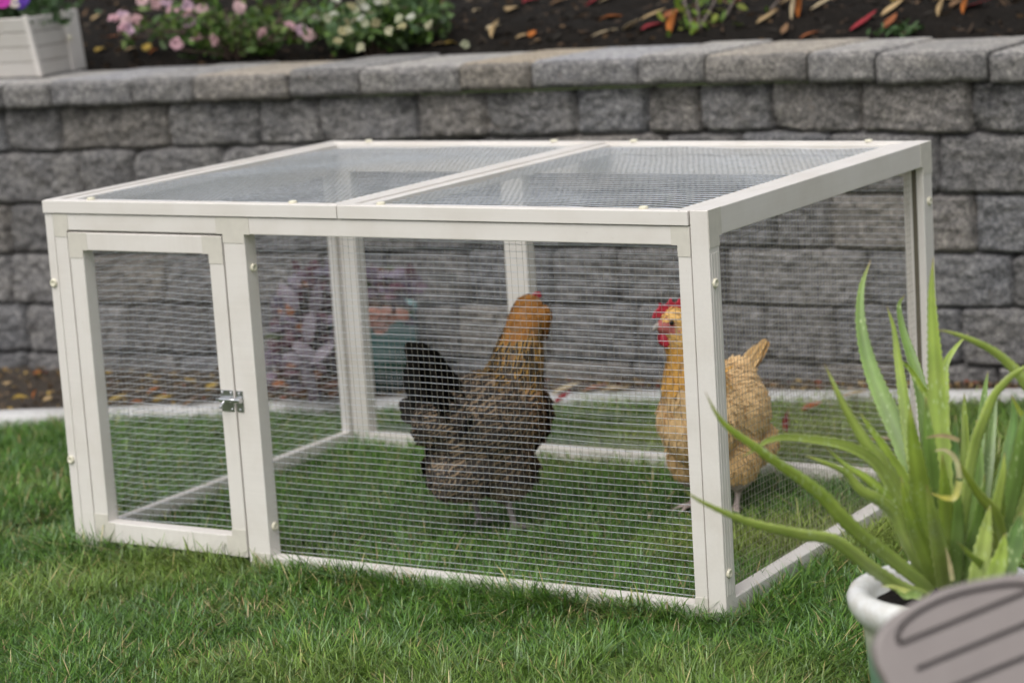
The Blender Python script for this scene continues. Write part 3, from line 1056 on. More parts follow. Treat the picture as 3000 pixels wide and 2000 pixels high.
def rosette(name, label, c, leaves, seed):
    root = empty(name, tuple(c))
    tag(root, label, 'plant')
    rs = np.random.RandomState(seed)
    n = len(leaves)
    paths = []
    P, D, Nn, L, W, cc = [], [], [], [], [], []
    for (u, v, d, ln, wd, col, dx, dz) in leaves:
        p = at(u, v, d) - np.array(c)
        p[2] = max(p[2], .004 - c[2] + .01)
        dirn = unit(CR * dx + np.array((0, 0, 1.0)) * dz - CF * rs.uniform(-.1, .35))
        nn = -CF * .9 + np.array((0, 0, .6)) + rs.normal(size=3) * .3
        P.append(p - dirn * ln * .45); D.append(dirn); Nn.append(nn); L.append(ln); W.append(wd)
        cc.append(np.array(col) * rs.uniform(.4, .8))
        paths.append(spline([np.array((rs.normal() * .02, rs.normal() * .02, 0.0)), (p - dirn * ln * .45) * .55 + np.array((0, 0, .04)), p - dirn * ln * .45], 8))
    D = np.array(D); Nn = np.array(Nn)
    Nn = unit(Nn - D * (Nn * D).sum(-1, keepdims=True))
    V, Q, T, uv, idx = blades(np.array(P), D, Nn, np.array(L), np.array(W), rs.uniform(-.4, -.05, n), rows=(0, .2, .45, .75), prof=(.25, .8, 1, .7), cup=.3)
    npmesh('foliage', V, Q, T, M_leaf, parent=root, cols={'Col': np.array(cc)[idx]})['kind'] = 'stuff'
    V, Q = tube_arrays(paths, .0022, 5)
    npmesh('stems', V, Q, mat=M_stem, parent=root)
    return root


rs = np.random.RandomState(21)
PUR = [(.22, .17, .24), (.28, .20, .27), (.16, .07, .10), (.30, .25, .31), (.20, .10, .13), (.25, .22, .30), (.34, .13, .06), (.10, .13, .06)]
lv = []
for i in range(170):                           # the plant spilling down left of the rear post
    v = rs.uniform(775, 1165)
    w = np.interp(v, (775, 850, 950, 1080, 1165), (70, 105, 120, 110, 85))
    u = np.interp(v, (775, 950, 1165), (945, 905, 890)) + rs.uniform(-1, 1) * w
    k = rs.choice(len(PUR), p=[.2, .2, .12, .14, .1, .12, .08, .04])
    if v > 1090 and rs.rand() < .5: k = 6
    lv.append((u, v, rs.uniform(5.32, 5.5), rs.uniform(.026, .050), rs.uniform(.007, .014), PUR[k], rs.normal() * .9, rs.normal() * .6 - .2))
for (u, v, a, b) in ((905, 960, .2, 1), (895, 1030, .8, -.5), (945, 1035, -.8, -.6), (905, 1110, .25, -1), (900, 1085, .2, -1), (870, 1050, 1, -.2), (925, 880, .3, .9), (850, 870, -.4, .8)):
    lv.append((u, v, 5.28,   .07, .015, (.33, .28, .34), a, b))
rosette('purple_plant', 'purple-grey leafed plant with orange tints climbing left of the rear pen post', (-.40, 1.30, .012), lv, 4)
lv = []
for i in range(72):
    v = rs.uniform(785, 955)
    u = np.interp(v, (785, 830, 960), (1120, 1130, 1120)) + rs.uniform(-1, 1) * np.interp(v, (785, 850, 960), (75, 105, 70))
    k = rs.choice(len(PUR), p=[.16, .26, .2, .12, .1, .08, .04, .04])
    lv.append((u, v, rs.uniform(5.38, 5.58), rs.uniform(.03, .05), rs.uniform(.009, .016), PUR[k], rs.normal(), rs.normal() * .5))
for i in range(16):
    lv.append((1120 + rs.normal() * 22, 935 + rs.normal() * 14, 5.3, .036, .014, (.52, .26, .20), rs.normal(), rs.normal() * .6))
rosette('purple_plant', 'pink and purple leafed plant growing out of the teal pot', (-.285, 1.335, .19), lv, 6)

# ------------------------------------------------------------------ the pen
W_, D_, H_ = 1.298, .867, .640
TL, TT = .0185, .030                # left panel thickness, other panels
LZ = .6165                          # underside of the lid
pen = empty('chicken_pen', (W_ / 2, D_ / 2, 0))
tag(pen, 'cream framed wire chicken pen with latched door standing on the lawn', 'chicken pen')
PO = Vector((W_ / 2, D_ / 2, 0))


def frame(name, us, vs_, solid, thick, place, mat, parent, bevel=.0016):
    """a flat frame with openings: cells of a u-v grid that are solid, given a thickness"""
    bm = bmesh.new()
    g = {}

    def V_(i, j, k):
        if (i, j, k) not in g:
            g[(i, j, k)] = bm.verts.new(Vector(place(us[i], vs_[j], thick * k)) - PO)
        return g[(i, j, k)]
    nu, nv = len(us) - 1, len(vs_) - 1
    S = lambda i, j: 0 <= i < nu and 0 <= j < nv and solid(i, j)
    for i in range(nu):
        for j in range(nv):
            if not S(i, j): continue
            bm.faces.new((V_(i, j, 0), V_(i + 1, j, 0), V_(i + 1, j + 1, 0), V_(i, j + 1, 0)))
            bm.faces.new((V_(i, j, 1), V_(i, j + 1, 1), V_(i + 1, j + 1, 1), V_(i + 1, j, 1)))
            if not S(i, j - 1): bm.faces.new((V_(i, j, 0), V_(i, j, 1), V_(i + 1, j, 1), V_(i + 1, j, 0)))
            if not S(i, j + 1): bm.faces.new((V_(i, j + 1, 0), V_(i + 1, j + 1, 0), V_(i + 1, j + 1, 1), V_(i, j + 1, 1)))
            if not S(i - 1, j): bm.faces.new((V_(i, j, 0), V_(i, j + 1, 0), V_(i, j + 1, 1), V_(i, j, 1)))
            if not S(i + 1, j): bm.faces.new((V_(i + 1, j, 0), V_(i + 1, j, 1), V_(i + 1, j + 1, 1), V_(i + 1, j + 1, 0)))
    bmesh.ops.recalc_face_normals(bm, faces=bm.faces)
    bmesh.ops.dissolve_limit(bm, angle_limit=.01, verts=bm.verts, edges=bm.edges)
    return bobj(name, bm, mat, parent, bevel=bevel)


def pbox(name, x0, x1, y0, y1, z0, z1, mat, parent, bevel=.001):
    bm = bmesh.new()
    box(bm, x0 - PO.x, x1 - PO.x, y0 - PO.y, y1 - PO.y, z0, z1)
    return bobj(name, bm, mat, parent, bevel=bevel)


def lshape(name, quads, place, th, mat, parent):
    """thin proud corner cover: list of u0,u1,v0,v1 rectangles forming one L"""
    us = sorted({a for q in quads for a in q[:2]})
    vs_ = sorted({a for q in quads for a in q[2:]})
    f = lambda i, j: any(q[0] <= us[i] and us[i + 1] <= q[1] and q[2] <= vs_[j] and vs_[j + 1] <= q[3] for q in quads)
    return frame(name, us, vs_, f, th, place, mat, parent, bevel=.0004)


def wires(place, u0, u1, v0, v1, parent, pitch=.0110, pitchh=None, rh=.00043, rv=.00024, amp=.0015, seed=0, sag=.0006, mat=None):
    """hardware cloth between u0..u1 and v0..v1; place(u, v, offset) -> world"""
    rs = np.random.RandomState(seed)
    ph = rs.uniform(0, 6.28, 8)

    def off(u, v):
        return amp * (np.sin(u * 9 + ph[0] + 2 * np.sin(v * 7 + ph[1])) + .7 * np.sin(v * 12 + ph[2] + u * 5) + .4 * np.sin(u * 31 + v * 23 + ph[3]))

    def sg(u, v):
        return sag * (np.sin(u * 13 + ph[4] + v * 6) + .8 * np.sin(u * 24 + ph[5] - v * 11))
    hs, vs_ = [], []
    nu = int((u1 - u0) / .012) + 2
    ph_ = pitchh or pitch
    for k_ in range(int((v1 - v0) / ph_) + 1):
        v = v0 + ph_ * (k_ + .45) + rs.normal() * .0003
        if v > v1: break
        u = np.linspace(u0 - .004, u1 + .004, nu)
        hs.append(np.stack(place(u, v + sg(u, v), off(u, v) + rh), -1))
    nv = int((v1 - v0) / .012) + 2
    for k_ in range(int((u1 - u0) / pitch) + 1):
        u = u0 + pitch * (k_ + .4) + rs.normal() * .0003
        if u > u1: break
        v = np.linspace(v0 - .004, v1 + .004, nv)
        vs_.append(np.stack(place(u + sg(v, u) * .8, v, off(u, v) - rv), -1))
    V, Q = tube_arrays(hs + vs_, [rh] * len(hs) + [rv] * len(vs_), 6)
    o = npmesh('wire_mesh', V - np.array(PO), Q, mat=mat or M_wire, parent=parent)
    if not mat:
        o.data.materials.append(M_wire_dark_refl)
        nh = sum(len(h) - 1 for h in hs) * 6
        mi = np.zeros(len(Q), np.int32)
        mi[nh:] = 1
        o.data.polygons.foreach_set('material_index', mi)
    return o


def bc(*a):
    return np.broadcast_arrays(*[np.asarray(x, float) for x in a])


# --- front panel: openings for the door and the big mesh
XL, XR = TL + .001, W_ - TT - .001
PF = lambda u, v, k: (u, 0.0 + k, v)
us = [XL, .0475, .391, .436, 1.2455, XR]
vs_ = [.002, .034, .587, LZ - .001]
front = frame('front_panel', us, vs_, lambda i, j: not ((i == 1 and j in (0, 1)) or (i == 3 and j == 1)), TT, PF, M_frame_x, pen)
pr = lambda u, v, k: (u, -.0008 + k, v)
CT = .0008
lshape('corner_block', [(XL, .0485, .575, LZ - .001), (.0475, .0525, .587, LZ - .001)], pr, CT, M_corner, front)
lshape('corner_block', [(.391, .436, .572, LZ - .001), (.378, .448, .587, LZ - .001)], pr, CT, M_corner, front)
lshape('corner_block', [(1.2455, XR, .570, LZ - .001), (1.2355, XR, .587, LZ - .001)], pr, CT, M_corner, front)
lshape('corner_block', [(1.2455, XR, .002, .046)], pr, CT, M_corner, front)
lshape('corner_block', [(.400, .436, .002, .040)], pr, CT, M_corner, front)
wires(lambda u, v, o: bc(u, TT - .004 + o, v), .437, 1.2445, .035, .586, front, seed=1)
# the side faces of the stiles seen through the openings carry the front's own thickness

# --- door
DX0, DX1, DZ0, DZ1 = .0505, .3885, .030, .5835
DPF = lambda u, v, k: (u, -.001 + k, v)
us = [DX0, DX0 + .031, DX1 - .030, DX1]
vs_ = [DZ0, DZ0 + .036, DZ1 - .031, DZ1]
door = frame('door', us, vs_, lambda i, j: not (i == 1 and j == 1), .028, DPF, M_frame_z, pen)
dpr = lambda u, v, k: (u, -.0018 + k, v)
a_, b_, c_, d0 = DX0, DX0 + .031, DX1 - .030, DX1
lshape('corner_block', [(a_, b_, DZ1 - .045, DZ1), (b_, b_ + .011, DZ1 - .031, DZ1)], dpr, CT, M_corner, door)
lshape('corner_block', [(c_, d0, DZ1 - .047, DZ1), (c_ - .012, c_, DZ1 - .031, DZ1)], dpr, CT, M_corner, door)
lshape('corner_block', [(a_, b_, DZ0, DZ0 + .050), (b_, b_ + .014, DZ0, DZ0 + .036)], dpr, CT, M_corner, door)
lshape('corner_block', [(c_, d0, DZ0, DZ0 + .048), (c_ - .012, c_, DZ0, DZ0 + .036)], dpr, CT, M_corner, door)
wires(lambda u, v, o: bc(u, .023 + o, v), b_ + .0005, c_ - .0005, DZ0 + .037, DZ1 - .032, door, rh=.00048, rv=.00020, amp=.0018, seed=2, sag=.0011)


# --- latch
def latch_plate(name, x0, x1, z0, z1, y, parent):
    bm = bmesh.new()
    box(bm, x0 - PO.x, x1 - PO.x, y - .0014 - PO.y, y - PO.y, z0, z1)
    o = bobj(name, bm, M_zinc, parent, bevel=.002)
    return o


lp = latch_plate('latch', .3605, .3865, .2845, .3215, -.0013, door)
kp = latch_plate('latch_keeper', .3925, .4065, .2845, .3210, -.0004, front)


def xrod(bm, x0, x1, y, z, r, seg=14):
    n0 = len(bm.verts)
    rings = []
    for x, rr in ((x0, r * .4), (x0 + r * .4, r), (x1 - r * .4, r), (x1, r * .4)):
        rings.append([bm.verts.new((x - PO.x, y + rr * cos(2 * pi * i / seg) - PO.y, z + rr * sin(2 * pi * i / seg))) for i in range(seg)])
    for A, B in zip(rings, rings[1:]):
        for i in range(seg): bm.faces.new((A[i], A[(i + 1) % seg], B[(i + 1) % seg], B[i]))
    bm.faces.new(rings[0]); bm.faces.new(rings[-1][::-1])
    bmesh.ops.recalc_face_normals(bm, faces=bm.faces)


bm = bmesh.new()
xrod(bm, .353, .4035, -.0075, .3055, .0031)
# bent handle of the bolt
pth = [(.3735, -.0075, .3055), (.3720, -.0125, .3015), (.3695, -.0150, .2955), (.3678, -.0155, .2925)]
for (p, q) in zip(pth, pth[1:]): pass
bobj('bolt_rod', bm, M_zinc, door, smooth=True)
V, Q = tube_arrays([spline(pth, 10)], [np.array([.0021, .0021, .0021, .0021, .0021, .0023, .0026, .0029, .0029, .0018])], 10)
npmesh('bolt_handle', V - np.array(PO), Q, mat=M_zinc, parent=door)
for (x0, x1, par) in ((.3625, .3855, door), (.3935, .4055, front)):
    bm = bmesh.new()
    seg = 12
    A = []
    for x in (x0, x1):
        A.append([bm.verts.new((x - PO.x, -.0075 - PO.y + .0046 * cos(a), .3055 + .0046 * sin(a))) for a in np.linspace(pi * .5, pi * 1.5, seg)] +
                 [bm.verts.new((x - PO.x, -.0016 - PO.y, .3009)), bm.verts.new((x - PO.x, -.0016 - PO.y, .3101))])
    k_ = seg + 2
    for i in range(k_): bm.faces.new((A[0][i], A[0][(i + 1) % k_], A[1][(i + 1) % k_], A[1][i]))
    bm.faces.new(A[0]); bm.faces.new(A[1][::-1])
    bmesh.ops.recalc_face_normals(bm, faces=bm.faces)
    bobj('bolt_sleeve', bm, M_zinc, par, smooth=False, bevel=.0003)
for (x, z, par) in ((.3638, .3172, door), (.3822, .3168, door), (.3822, .2882, door), (.3995, .3165, front), (.3995, .2885, front)):
    bm = bmesh.new()
    rings = lathe(bm, [(.0026, 0), (.0024, .0010), (.0015, .0018), (.0003, .0020)], 14)
    bm.faces.new(rings[-1])
    o = bobj('screw', bm, M_zinc, par, smooth=True)
    o.rotation_euler = (pi / 2, 0, 0)
    o.location = (x - PO.x, -.0027 - PO.y, z)


# --- knobs
def knob_mesh():
    bm = bmesh.new()
    rings = lathe(bm, [(.0066, 0), (.0068, .0018), (.0066, .0036), (.0050, .0044), (.0038, .0041), (.0031, .0032)], 24, ridges=1, amp=.0006)
    bm.faces.new(rings[-1])
    me = bpy.data.meshes.new('bolt_knob')
    bm.to_mesh(me); bm.free()
    me.materials.append(M_knob)
    me.polygons.foreach_set('use_smooth', [True] * len(me.polygons))
    return me


KM = knob_mesh()


def knob(p, axis, parent):
    o = bpy.data.objects.new('bolt_knob', KM)
    link(o, parent)
    o.location = Vector(p) - PO
    o.rotation_euler = {'z': (0, 0, .3), '+x': (0, pi / 2, 0), '-x': (0, -pi / 2, 0), '-y': (pi / 2, 0, 0)}[axis]
    return o


# --- right side panel (full height)
SX = W_ - TT
PS = lambda u, v, k: (W_ - k, u, v)
us = [.0, .034, D_ - .040, D_]
vs_ = [.002, .042, H_ - .042, H_]
side = frame('side_panel', us, vs_, lambda i, j: not (i == 1 and j == 1), TT, PS, M_frame_y, pen)
psr = lambda u, v, k: (W_ + .0008 - k, u, v)
lshape('corner_block', [(0.0008, .034, .583, H_), (.034, .0425, H_ - .042, H_)], psr, CT, M_corner, side)
lshape('corner_block', [(D_ - .040, D_, .583, H_), (D_ - .050, D_ - .040, H_ - .042, H_)], psr, CT, M_corner, side)
wires(lambda u, v, o: bc(W_ - TT + .004 - o, u, v), .035, D_ - .041, .043, H_ - .043, side, seed=3, rh=.00026, rv=.00026, mat=M_wire_dark_refl)
for z in (.53, .085): knob((W_, .012, z), '+x', side)
knob((W_, D_ - .018, .535), '+x', side)
pbox('channel_shade_strip', W_ - .0215, W_ - .0135, D_ - .0412, D_ - .0396, .043, H_ - .043, simple('shadowed_channel', (.13, .115, .085), .9, .1), side, 0)  # dark strip on the stile edge, painted shade of the mesh groove
# grooves on the stile: two proud ribs
for y in (.0085, .017, .0255):
    pbox('rib', W_ - .0005, W_ + .0007, y - .003, y + .003, .05, .575, M_frame_z, side, .0004)

# --- left side panel
PL = lambda u, v, k: (k, u, v)
us = [.0, .040, D_ - .042, D_]
vs_ = [.002, .042, LZ - .043, LZ - .001]
left = frame('side_panel', us, vs_, lambda i, j: not (i == 1 and j == 1), TL, PL, M_frame_z, pen)
wires(lambda u, v, o: bc(.006 + o, u, v), .041, D_ - .043, .043, LZ - .044, left, seed=4)
for z in (.493, .175): knob((.0075, 0, z), '-y', left)

# --- back panel
PB = lambda u, v, k: (u, D_ - k, v)
us = [XL, .060, .416, .466, W_ - TT - .013, XR]
vs_ = [.002, .038, LZ - .036, LZ - .001]
back = frame('back_panel', us, vs_, lambda i, j: not (i in (1, 3) and j == 1), TT, PB, M_frame_z, pen)
wires(lambda u, v, o: bc(u, D_ - .006 + o, v), .061, .4155, .039, LZ - .037, back, seed=5)
wires(lambda u, v, o: bc(u, D_ - .006 + o, v), .467, W_ - TT - .014, .039, LZ - .037, back, seed=6)
for z in (.529, .085):
    knob((.436, .017, z), '+x', front)
    knob((1.2455, .018, z), '-x', front)

# --- two lids
for li, (x0, x1) in enumerate(((0.0, .6300), (.6315, W_ - TT - .0015))):
    rl = .036
    us = [x0, x0 + rl, x1 - rl, x1]
    vs_ = [-.001, .031, D_ - .032, D_ + .001]
    lid = frame('lid', us, vs_, lambda i, j: not (i == 1 and j == 1), .0195, lambda u, v, k: (u, v, LZ + k), M_frame_x, pen)
    # raised outer bead leaves the long step seen along every lid board
    for (a, b, c, d) in ((x0, x0 + .016, 0.0, D_), (x1 - .016, x1, 0.0, D_)):
        pbox('bead', a + .0006, b, c, d, LZ + .0190, H_ - .0006, M_frame_y, lid, .0012)
    for (a, b, c, d) in ((x0 + .0165, x1 - .0165, -.0005, .0205), (x0 + .0165, x1 - .0165, D_ - .0165, D_ + .0005)):
        pbox('bead', a, b, c, d, LZ + .0190, H_ - .0008, M_frame_x, lid, .0012)
    pbox('front_edge', x0, x1, -.0035, -.0012, LZ + .0006, H_ - .0016, M_frame_x, lid, .0008)
    wires(lambda u, v, o: bc(u, v, LZ + .0135 + o), x0 + rl + .0005, x1 - rl - .0005, .032, D_ - .033, lid, seed=8 + li, rh=.00072, rv=.00045, amp=.0020, pitch=.0108, pitchh=.0208)
    for x in ((.100, .533) if li == 0 else (.708, 1.185)):
        knob((x, .012, H_ - .001), 'z', lid)
        knob((x, D_ - .012, H_ - .001), 'z', lid)

# ------------------------------------------------------------------ grass
lawn_rs = np.random.RandomState(11)


def lawn_points(n, dmin, dmax, half, bias=1.0):
    d = dmin + (dmax - dmin) * lawn_rs.uniform(0, 1, n) ** bias
    s = lawn_rs.uniform(-1, 1, n) * half
    fwd = unit(np.array((CF[0], CF[1])))
    rgt = np.array((fwd[1], -fwd[0]))
    return CAM_P[:2] + fwd * d[:, None] + rgt * s[:, None]


pts = np.vstack([lawn_points(300000, 2.75, 5.4, 1.25), lawn_points(130000, 2.9, 4.0, 1.05), lawn_points(40000, 2.0, 6.4, 2.4)])
x, y = pts[:, 0], pts[:, 1]
keep = (y < CURB_FRONT(x) + .012)
m = .004
inpen = (x > -m) & (x < W_ + m) & (y > -m) & (y < D_ + m)
rails = inpen & ((x < TL + m) | (x > W_ - TT - m) | (y < TT + m) | (y > D_ - TT - m))
keep &= ~rails
POT = at(2773, 1712, 2.9)
keep &= (np.hypot(x - POT[0], y - POT[1]) > .10)
pts = pts[keep]
n = len(pts)


def field(p, sc_, seed):
    """cheap smooth random field"""
    r = np.random.RandomState(seed)
    out = np.zeros(len(p))
    for _ in range(9):
        k_ = r.normal(size=2) * sc_
        out += np.sin(p @ k_ + r.uniform(0, 6.28))
    return out / 3.0


fa, fb, fc_ = field(pts, 4, 1), field(pts, 14, 2), field(pts, 40, 3)
worn = np.exp(-(((pts - (.674, -.075)) ** 2).sum(1)) / .0016) + .8 * np.exp(-(((pts - (.548, -.21)) ** 2).sum(1)) / .004) + .6 * np.exp(-(((pts - (1.09, -.09)) ** 2).sum(1)) / .003) + .8 * np.exp(-(((pts - (-.21, .06)) ** 2).sum(1)) / .004) + .5 * np.exp(-(((pts - (.64, -.43)) ** 2).sum(1)) / .006)
hgt = (.027 + .003 * fa + .004 * fb + .004 * fc_) * (1 - .22 * np.clip(worn, 0, 1)) * lawn_rs.uniform(.55, 1.35, n)
nearrail = np.exp(-np.abs(pts[:, 1] + .02) / .03) * ((pts[:, 0] > -.05) & (pts[:, 0] < W_ + .03) & (pts[:, 1] < 0))
hgt *= 1 + .35 * nearrail * np.clip(.6 + field(pts, 11, 33), 0, 1.4)
for (hx, hy) in (ground_hit(1120 * 3000 / 2352, 1228 * 3000 / 2352, .004)[:2], ground_hit(1585 * 3000 / 2352, 1180 * 3000 / 2352, .004)[:2], ground_hit(1700 * 3000 / 2352, 1168 * 3000 / 2352, .004)[:2]):
    hgt *= 1 - .55 * np.exp(-((pts[:, 0] - hx) ** 2 + (pts[:, 1] - hy) ** 2) / .004)       # trodden by the hens
hgt = np.clip(hgt, .008, .062)
az = lawn_rs.uniform(0, 2 * pi, n) + .8 * field(pts, 9, 5)
lean = np.clip(lawn_rs.normal(.92, .36, n), .05, 1.45)
D = np.stack([np.sin(lean) * np.cos(az), np.sin(lean) * np.sin(az), np.cos(lean)], -1)
Nn = np.stack([np.cos(lean) * np.cos(az), np.cos(lean) * np.sin(az), -np.sin(lean)], -1)
Lg = hgt / np.maximum(np.cos(lean) * .82, .42)
side_near = np.exp(-np.abs(pts[:, 0] - W_ - .02) / .03) * ((pts[:, 0] > W_) & (pts[:, 1] > -.02) & (pts[:, 1] < D_))
inn = (pts[:, 0] > 0) & (pts[:, 0] < W_) & (pts[:, 1] > 0) & (pts[:, 1] < D_)
in_near = inn * np.exp(-np.minimum(np.minimum(pts[:, 0] - TL, W_ - TT - pts[:, 0]), D_ - TT - pts[:, 1]).clip(0, 1) / .03)
P = np.stack([pts[:, 0], pts[:, 1], .017 * np.maximum(np.maximum(nearrail, .7 * side_near), .7 * in_near)], -1)
# avoid a blade tip poking through a rail: shorten those leaning across it
tip = P + D * Lg[:, None]
hit = ((P[:, 1] < 0) & (tip[:, 1] > .002) & (tip[:, 0] > 0) & (tip[:, 0] < W_)) | ((P[:, 0] > W_) & (tip[:, 0] < W_ - .002) & (tip[:, 1] > 0) & (tip[:, 1] < D_))
D[hit] = D[hit] * (1, -1, 1) if False else D[hit] * np.where((P[hit, 1] < 0)[:, None], (1, -1, 1), (-1, 1, 1))
Nn[hit] = Nn[hit] * np.where((P[hit, 1] < 0)[:, None], (1, -1, 1), (-1, 1, 1))
# twist the blade so its width faces any way
V, Q, T, uv, idx = blades(P, D, Nn, Lg, lawn_rs.uniform(.00048, .0014, n), lawn_rs.uniform(.05, .45, n), rows=(0, .38, .74), prof=(.9, 1, .66))
gcols = np.array([(.062, .145, .017), (.042, .112, .015), (.090, .185, .026), (.115, .20, .095), (.135, .20, .042), (.33, .28, .15), (.22, .17, .08)])
pc = np.array([.30, .26, .18, .15, .06, .03, .02])
ch = lawn_rs.choice(7, n, p=pc)
dry = lawn_rs.uniform(0, 1, n) < np.clip(worn, 0, 1) * .5
ch[dry] = lawn_rs.choice([4, 5, 6], dry.sum())
yel = np.clip(.35 * fa + .30 * field(pts, 6, 21) + .10, 0, .65)[:, None]
cc = (gcols[ch] * (1 - yel) + np.array((.185, .225, .05)) * yel) * np.array((1.08, 1.03, 1.0)) * (1.34 + .08 * np.clip(fa, -1.4, 1.4) + .13 * np.clip(fb, -1.4, 1.4))[:, None] * lawn_rs.uniform(.6, 1.5, (n, 1))
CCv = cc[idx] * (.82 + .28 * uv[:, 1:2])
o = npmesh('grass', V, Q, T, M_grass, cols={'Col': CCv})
tag(o, 'short green lawn grass around and inside the pen', 'grass', kind='stuff')

# ------------------------------------------------------------------ hens
def ell(bm, c, r, rot=(0, 0, 0), seg=20):
    mt = Matrix.Translation(c) @ Matrix.Rotation(rot[2], 4, 'Z') @ Matrix.Rotation(rot[1], 4, 'Y') @ Matrix.Rotation(rot[0], 4, 'X') @ Matrix.Diagonal((*r, 1))
    bmesh.ops.create_uvsphere(bm, u_segments=seg, v_segments=seg // 2 + 2, radius=1, matrix=mt)


def limb(bm, pts, rad, seg=14, steps=18):
    """closed tapered tube"""
    p = spline(pts, steps)
    r = np.interp(np.linspace(0, 1, steps), np.linspace(0, 1, len(rad)), rad)
    V, Q = tube_arrays([p], [r], seg)
    vs = [bm.verts.new(v) for v in V]
    for q in Q: bm.faces.new([vs[i] for i in q])
    bm.faces.new(vs[:seg][::-1]); bm.faces.new(vs[-seg:])


def voxelise(bm, size, smooth_it):
    bmesh.ops.recalc_face_normals(bm, faces=bm.faces)
    me = bpy.data.meshes.new('tmp_body')
    bm.to_mesh(me); bm.free()
    ob = bpy.data.objects.new('tmp_body', me)
    COL.objects.link(ob)
    r = ob.modifiers.new('r', 'REMESH'); r.mode = 'VOXEL'; r.voxel_size = size; r.use_smooth_shade = True
    s = ob.modifiers.new('s', 'SMOOTH'); s.factor = .5; s.iterations = smooth_it
    dg = bpy.context.evaluated_depsgraph_get()
    out = bpy.data.meshes.new_from_object(ob.evaluated_get(dg))
    bpy.data.objects.remove(ob)
    return out


def make_hen(name, label, loc, heading, spec):
    """x is forward, z is up in the hen's own space"""
    root = empty(name, loc, heading)
    tag(root, label, 'hen')
    bm = bmesh.new()
    for e in spec['ell']: ell(bm, *e)
    for l_ in spec['limb']: limb(bm, *l_)
    me = voxelise(bm, .0042, 4)
    me.name = 'body'
    nv = len(me.vertices)
    co = np.zeros(nv * 3, np.float32); me.vertices.foreach_get('co', co); co = co.reshape(-1, 3)
    a = me.color_attributes.new('Col', 'FLOAT_COLOR', 'POINT')
    c4 = np.ones((nv, 4), np.float32); c4[:, :3] = spec['skin'](co)
    a.data.foreach_set('color', c4.ravel())
    me.materials.append(M_hen)
    me.polygons.foreach_set('use_smooth', [True] * len(me.polygons))
    body = bpy.data.objects.new('body', me)
    link(body, root)
    # plumage
    nf = len(me.polygons)
    cen = np.zeros(nf * 3, np.float32); me.polygons.foreach_get('center', cen); cen = cen.reshape(-1, 3).astype(float)
    nor = np.zeros(nf * 3, np.float32); me.polygons.foreach_get('normal', nor); nor = nor.reshape(-1, 3).astype(float)
    ar = np.zeros(nf, np.float32); me.polygons.foreach_get('area', ar)
    rs = np.random.RandomState(spec['seed'])
    k_ = spec['nfeather']
    pick = rs.choice(nf, k_, p=ar / ar.sum())
    P, N0 = cen[pick] + rs.normal(size=(k_, 3)) * .0015, unit(nor[pick])
    flow, ln, wd, lift, c1, c2, ok = spec['plume'](P, N0, rs)
    P, N0, flow, ln, wd, lift, c1, c2 = (q[ok] for q in (P, N0, flow, ln, wd, lift, c1, c2))
    flow = flow + rs.normal(size=flow.shape) * .17
    Tn = unit(flow - N0 * (flow * N0).sum(-1, keepdims=True))
    Dv = unit(Tn + N0 * lift[:, None])
    Nv = unit(N0 - Dv * (N0 * Dv).sum(-1, keepdims=True))
    V, Q, T, uv, idx = blades(P - N0 * .0012, Dv, Nv, ln, wd, -np.abs(rs.normal(.13, .07, len(P))), rows=(0, .3, .62, .86), prof=(.5, .95, 1, .7), cup=-.12)
    f = npmesh('feathers', V, Q, T, M_feather, parent=root, cols={'Col': c1[idx], 'Col2': c2[idx]}, uv=uv)
    f['kind'] = 'stuff'
    # tail: long stiff feathers
    tl = spec['tail']
    P = np.array([q[0] for q in tl]); Dv = unit(np.array([q[1] for q in tl], float)); L = np.array([q[2] for q in tl]); Wd = np.array([q[3] for q in tl])
    Nv = np.array([q[4] for q in tl], float)
    Nv = unit(Nv - Dv * (Nv * Dv).sum(-1, keepdims=True))
    V, Q, T, uv, idx = blades(P, Dv, Nv, L, Wd, np.array([q[5] for q in tl]), rows=(0, .2, .45, .7, .9, .97), prof=(.4, .85, 1, .98, .72, .4), cup=-.2)
    cc = np.array(spec['tailcol'])[rs.randint(len(spec['tailcol']), size=len(tl))]
    f = npmesh('tail_feathers', V, Q, T, M_feather, parent=root, cols={'Col': cc[idx], 'Col2': cc[idx] * .6}, uv=uv)
    f['kind'] = 'stuff'
    return root


def toe_set(foot, fx=0.0):
    """shank and four toes of one leg: foot position on the ground"""
    x, y = foot
    out = [([(x - .012, y, .11), (x - .012, y, .055), (x, y, .014), (x + .002, y, .008)], [.011, .0062, .0058, .0068])]
    for a, l in ((0, .058), (.6, .046), (-.6, .046), (pi, .024)):
        out.append(([(x, y, .010), (x + cos(a) * l * .5, y + sin(a) * l * .5, .0105), (x + cos(a) * l, y + sin(a) * l, .004)], [.0058, .0046, .0022]))
    return out


# ---- brown hen, seen from behind
def skin1(p):
    c = np.tile((.055, .042, .032), (len(p), 1))
    c[p[:, 2] < .066] = (.30, .26, .255)
    nk = (p[:, 0] > .05) & (p[:, 2] > .26)
    c[nk] = (.20, .10, .03)
    c[p[:, 2] > .355] = (.30, .13, .03)
    return c


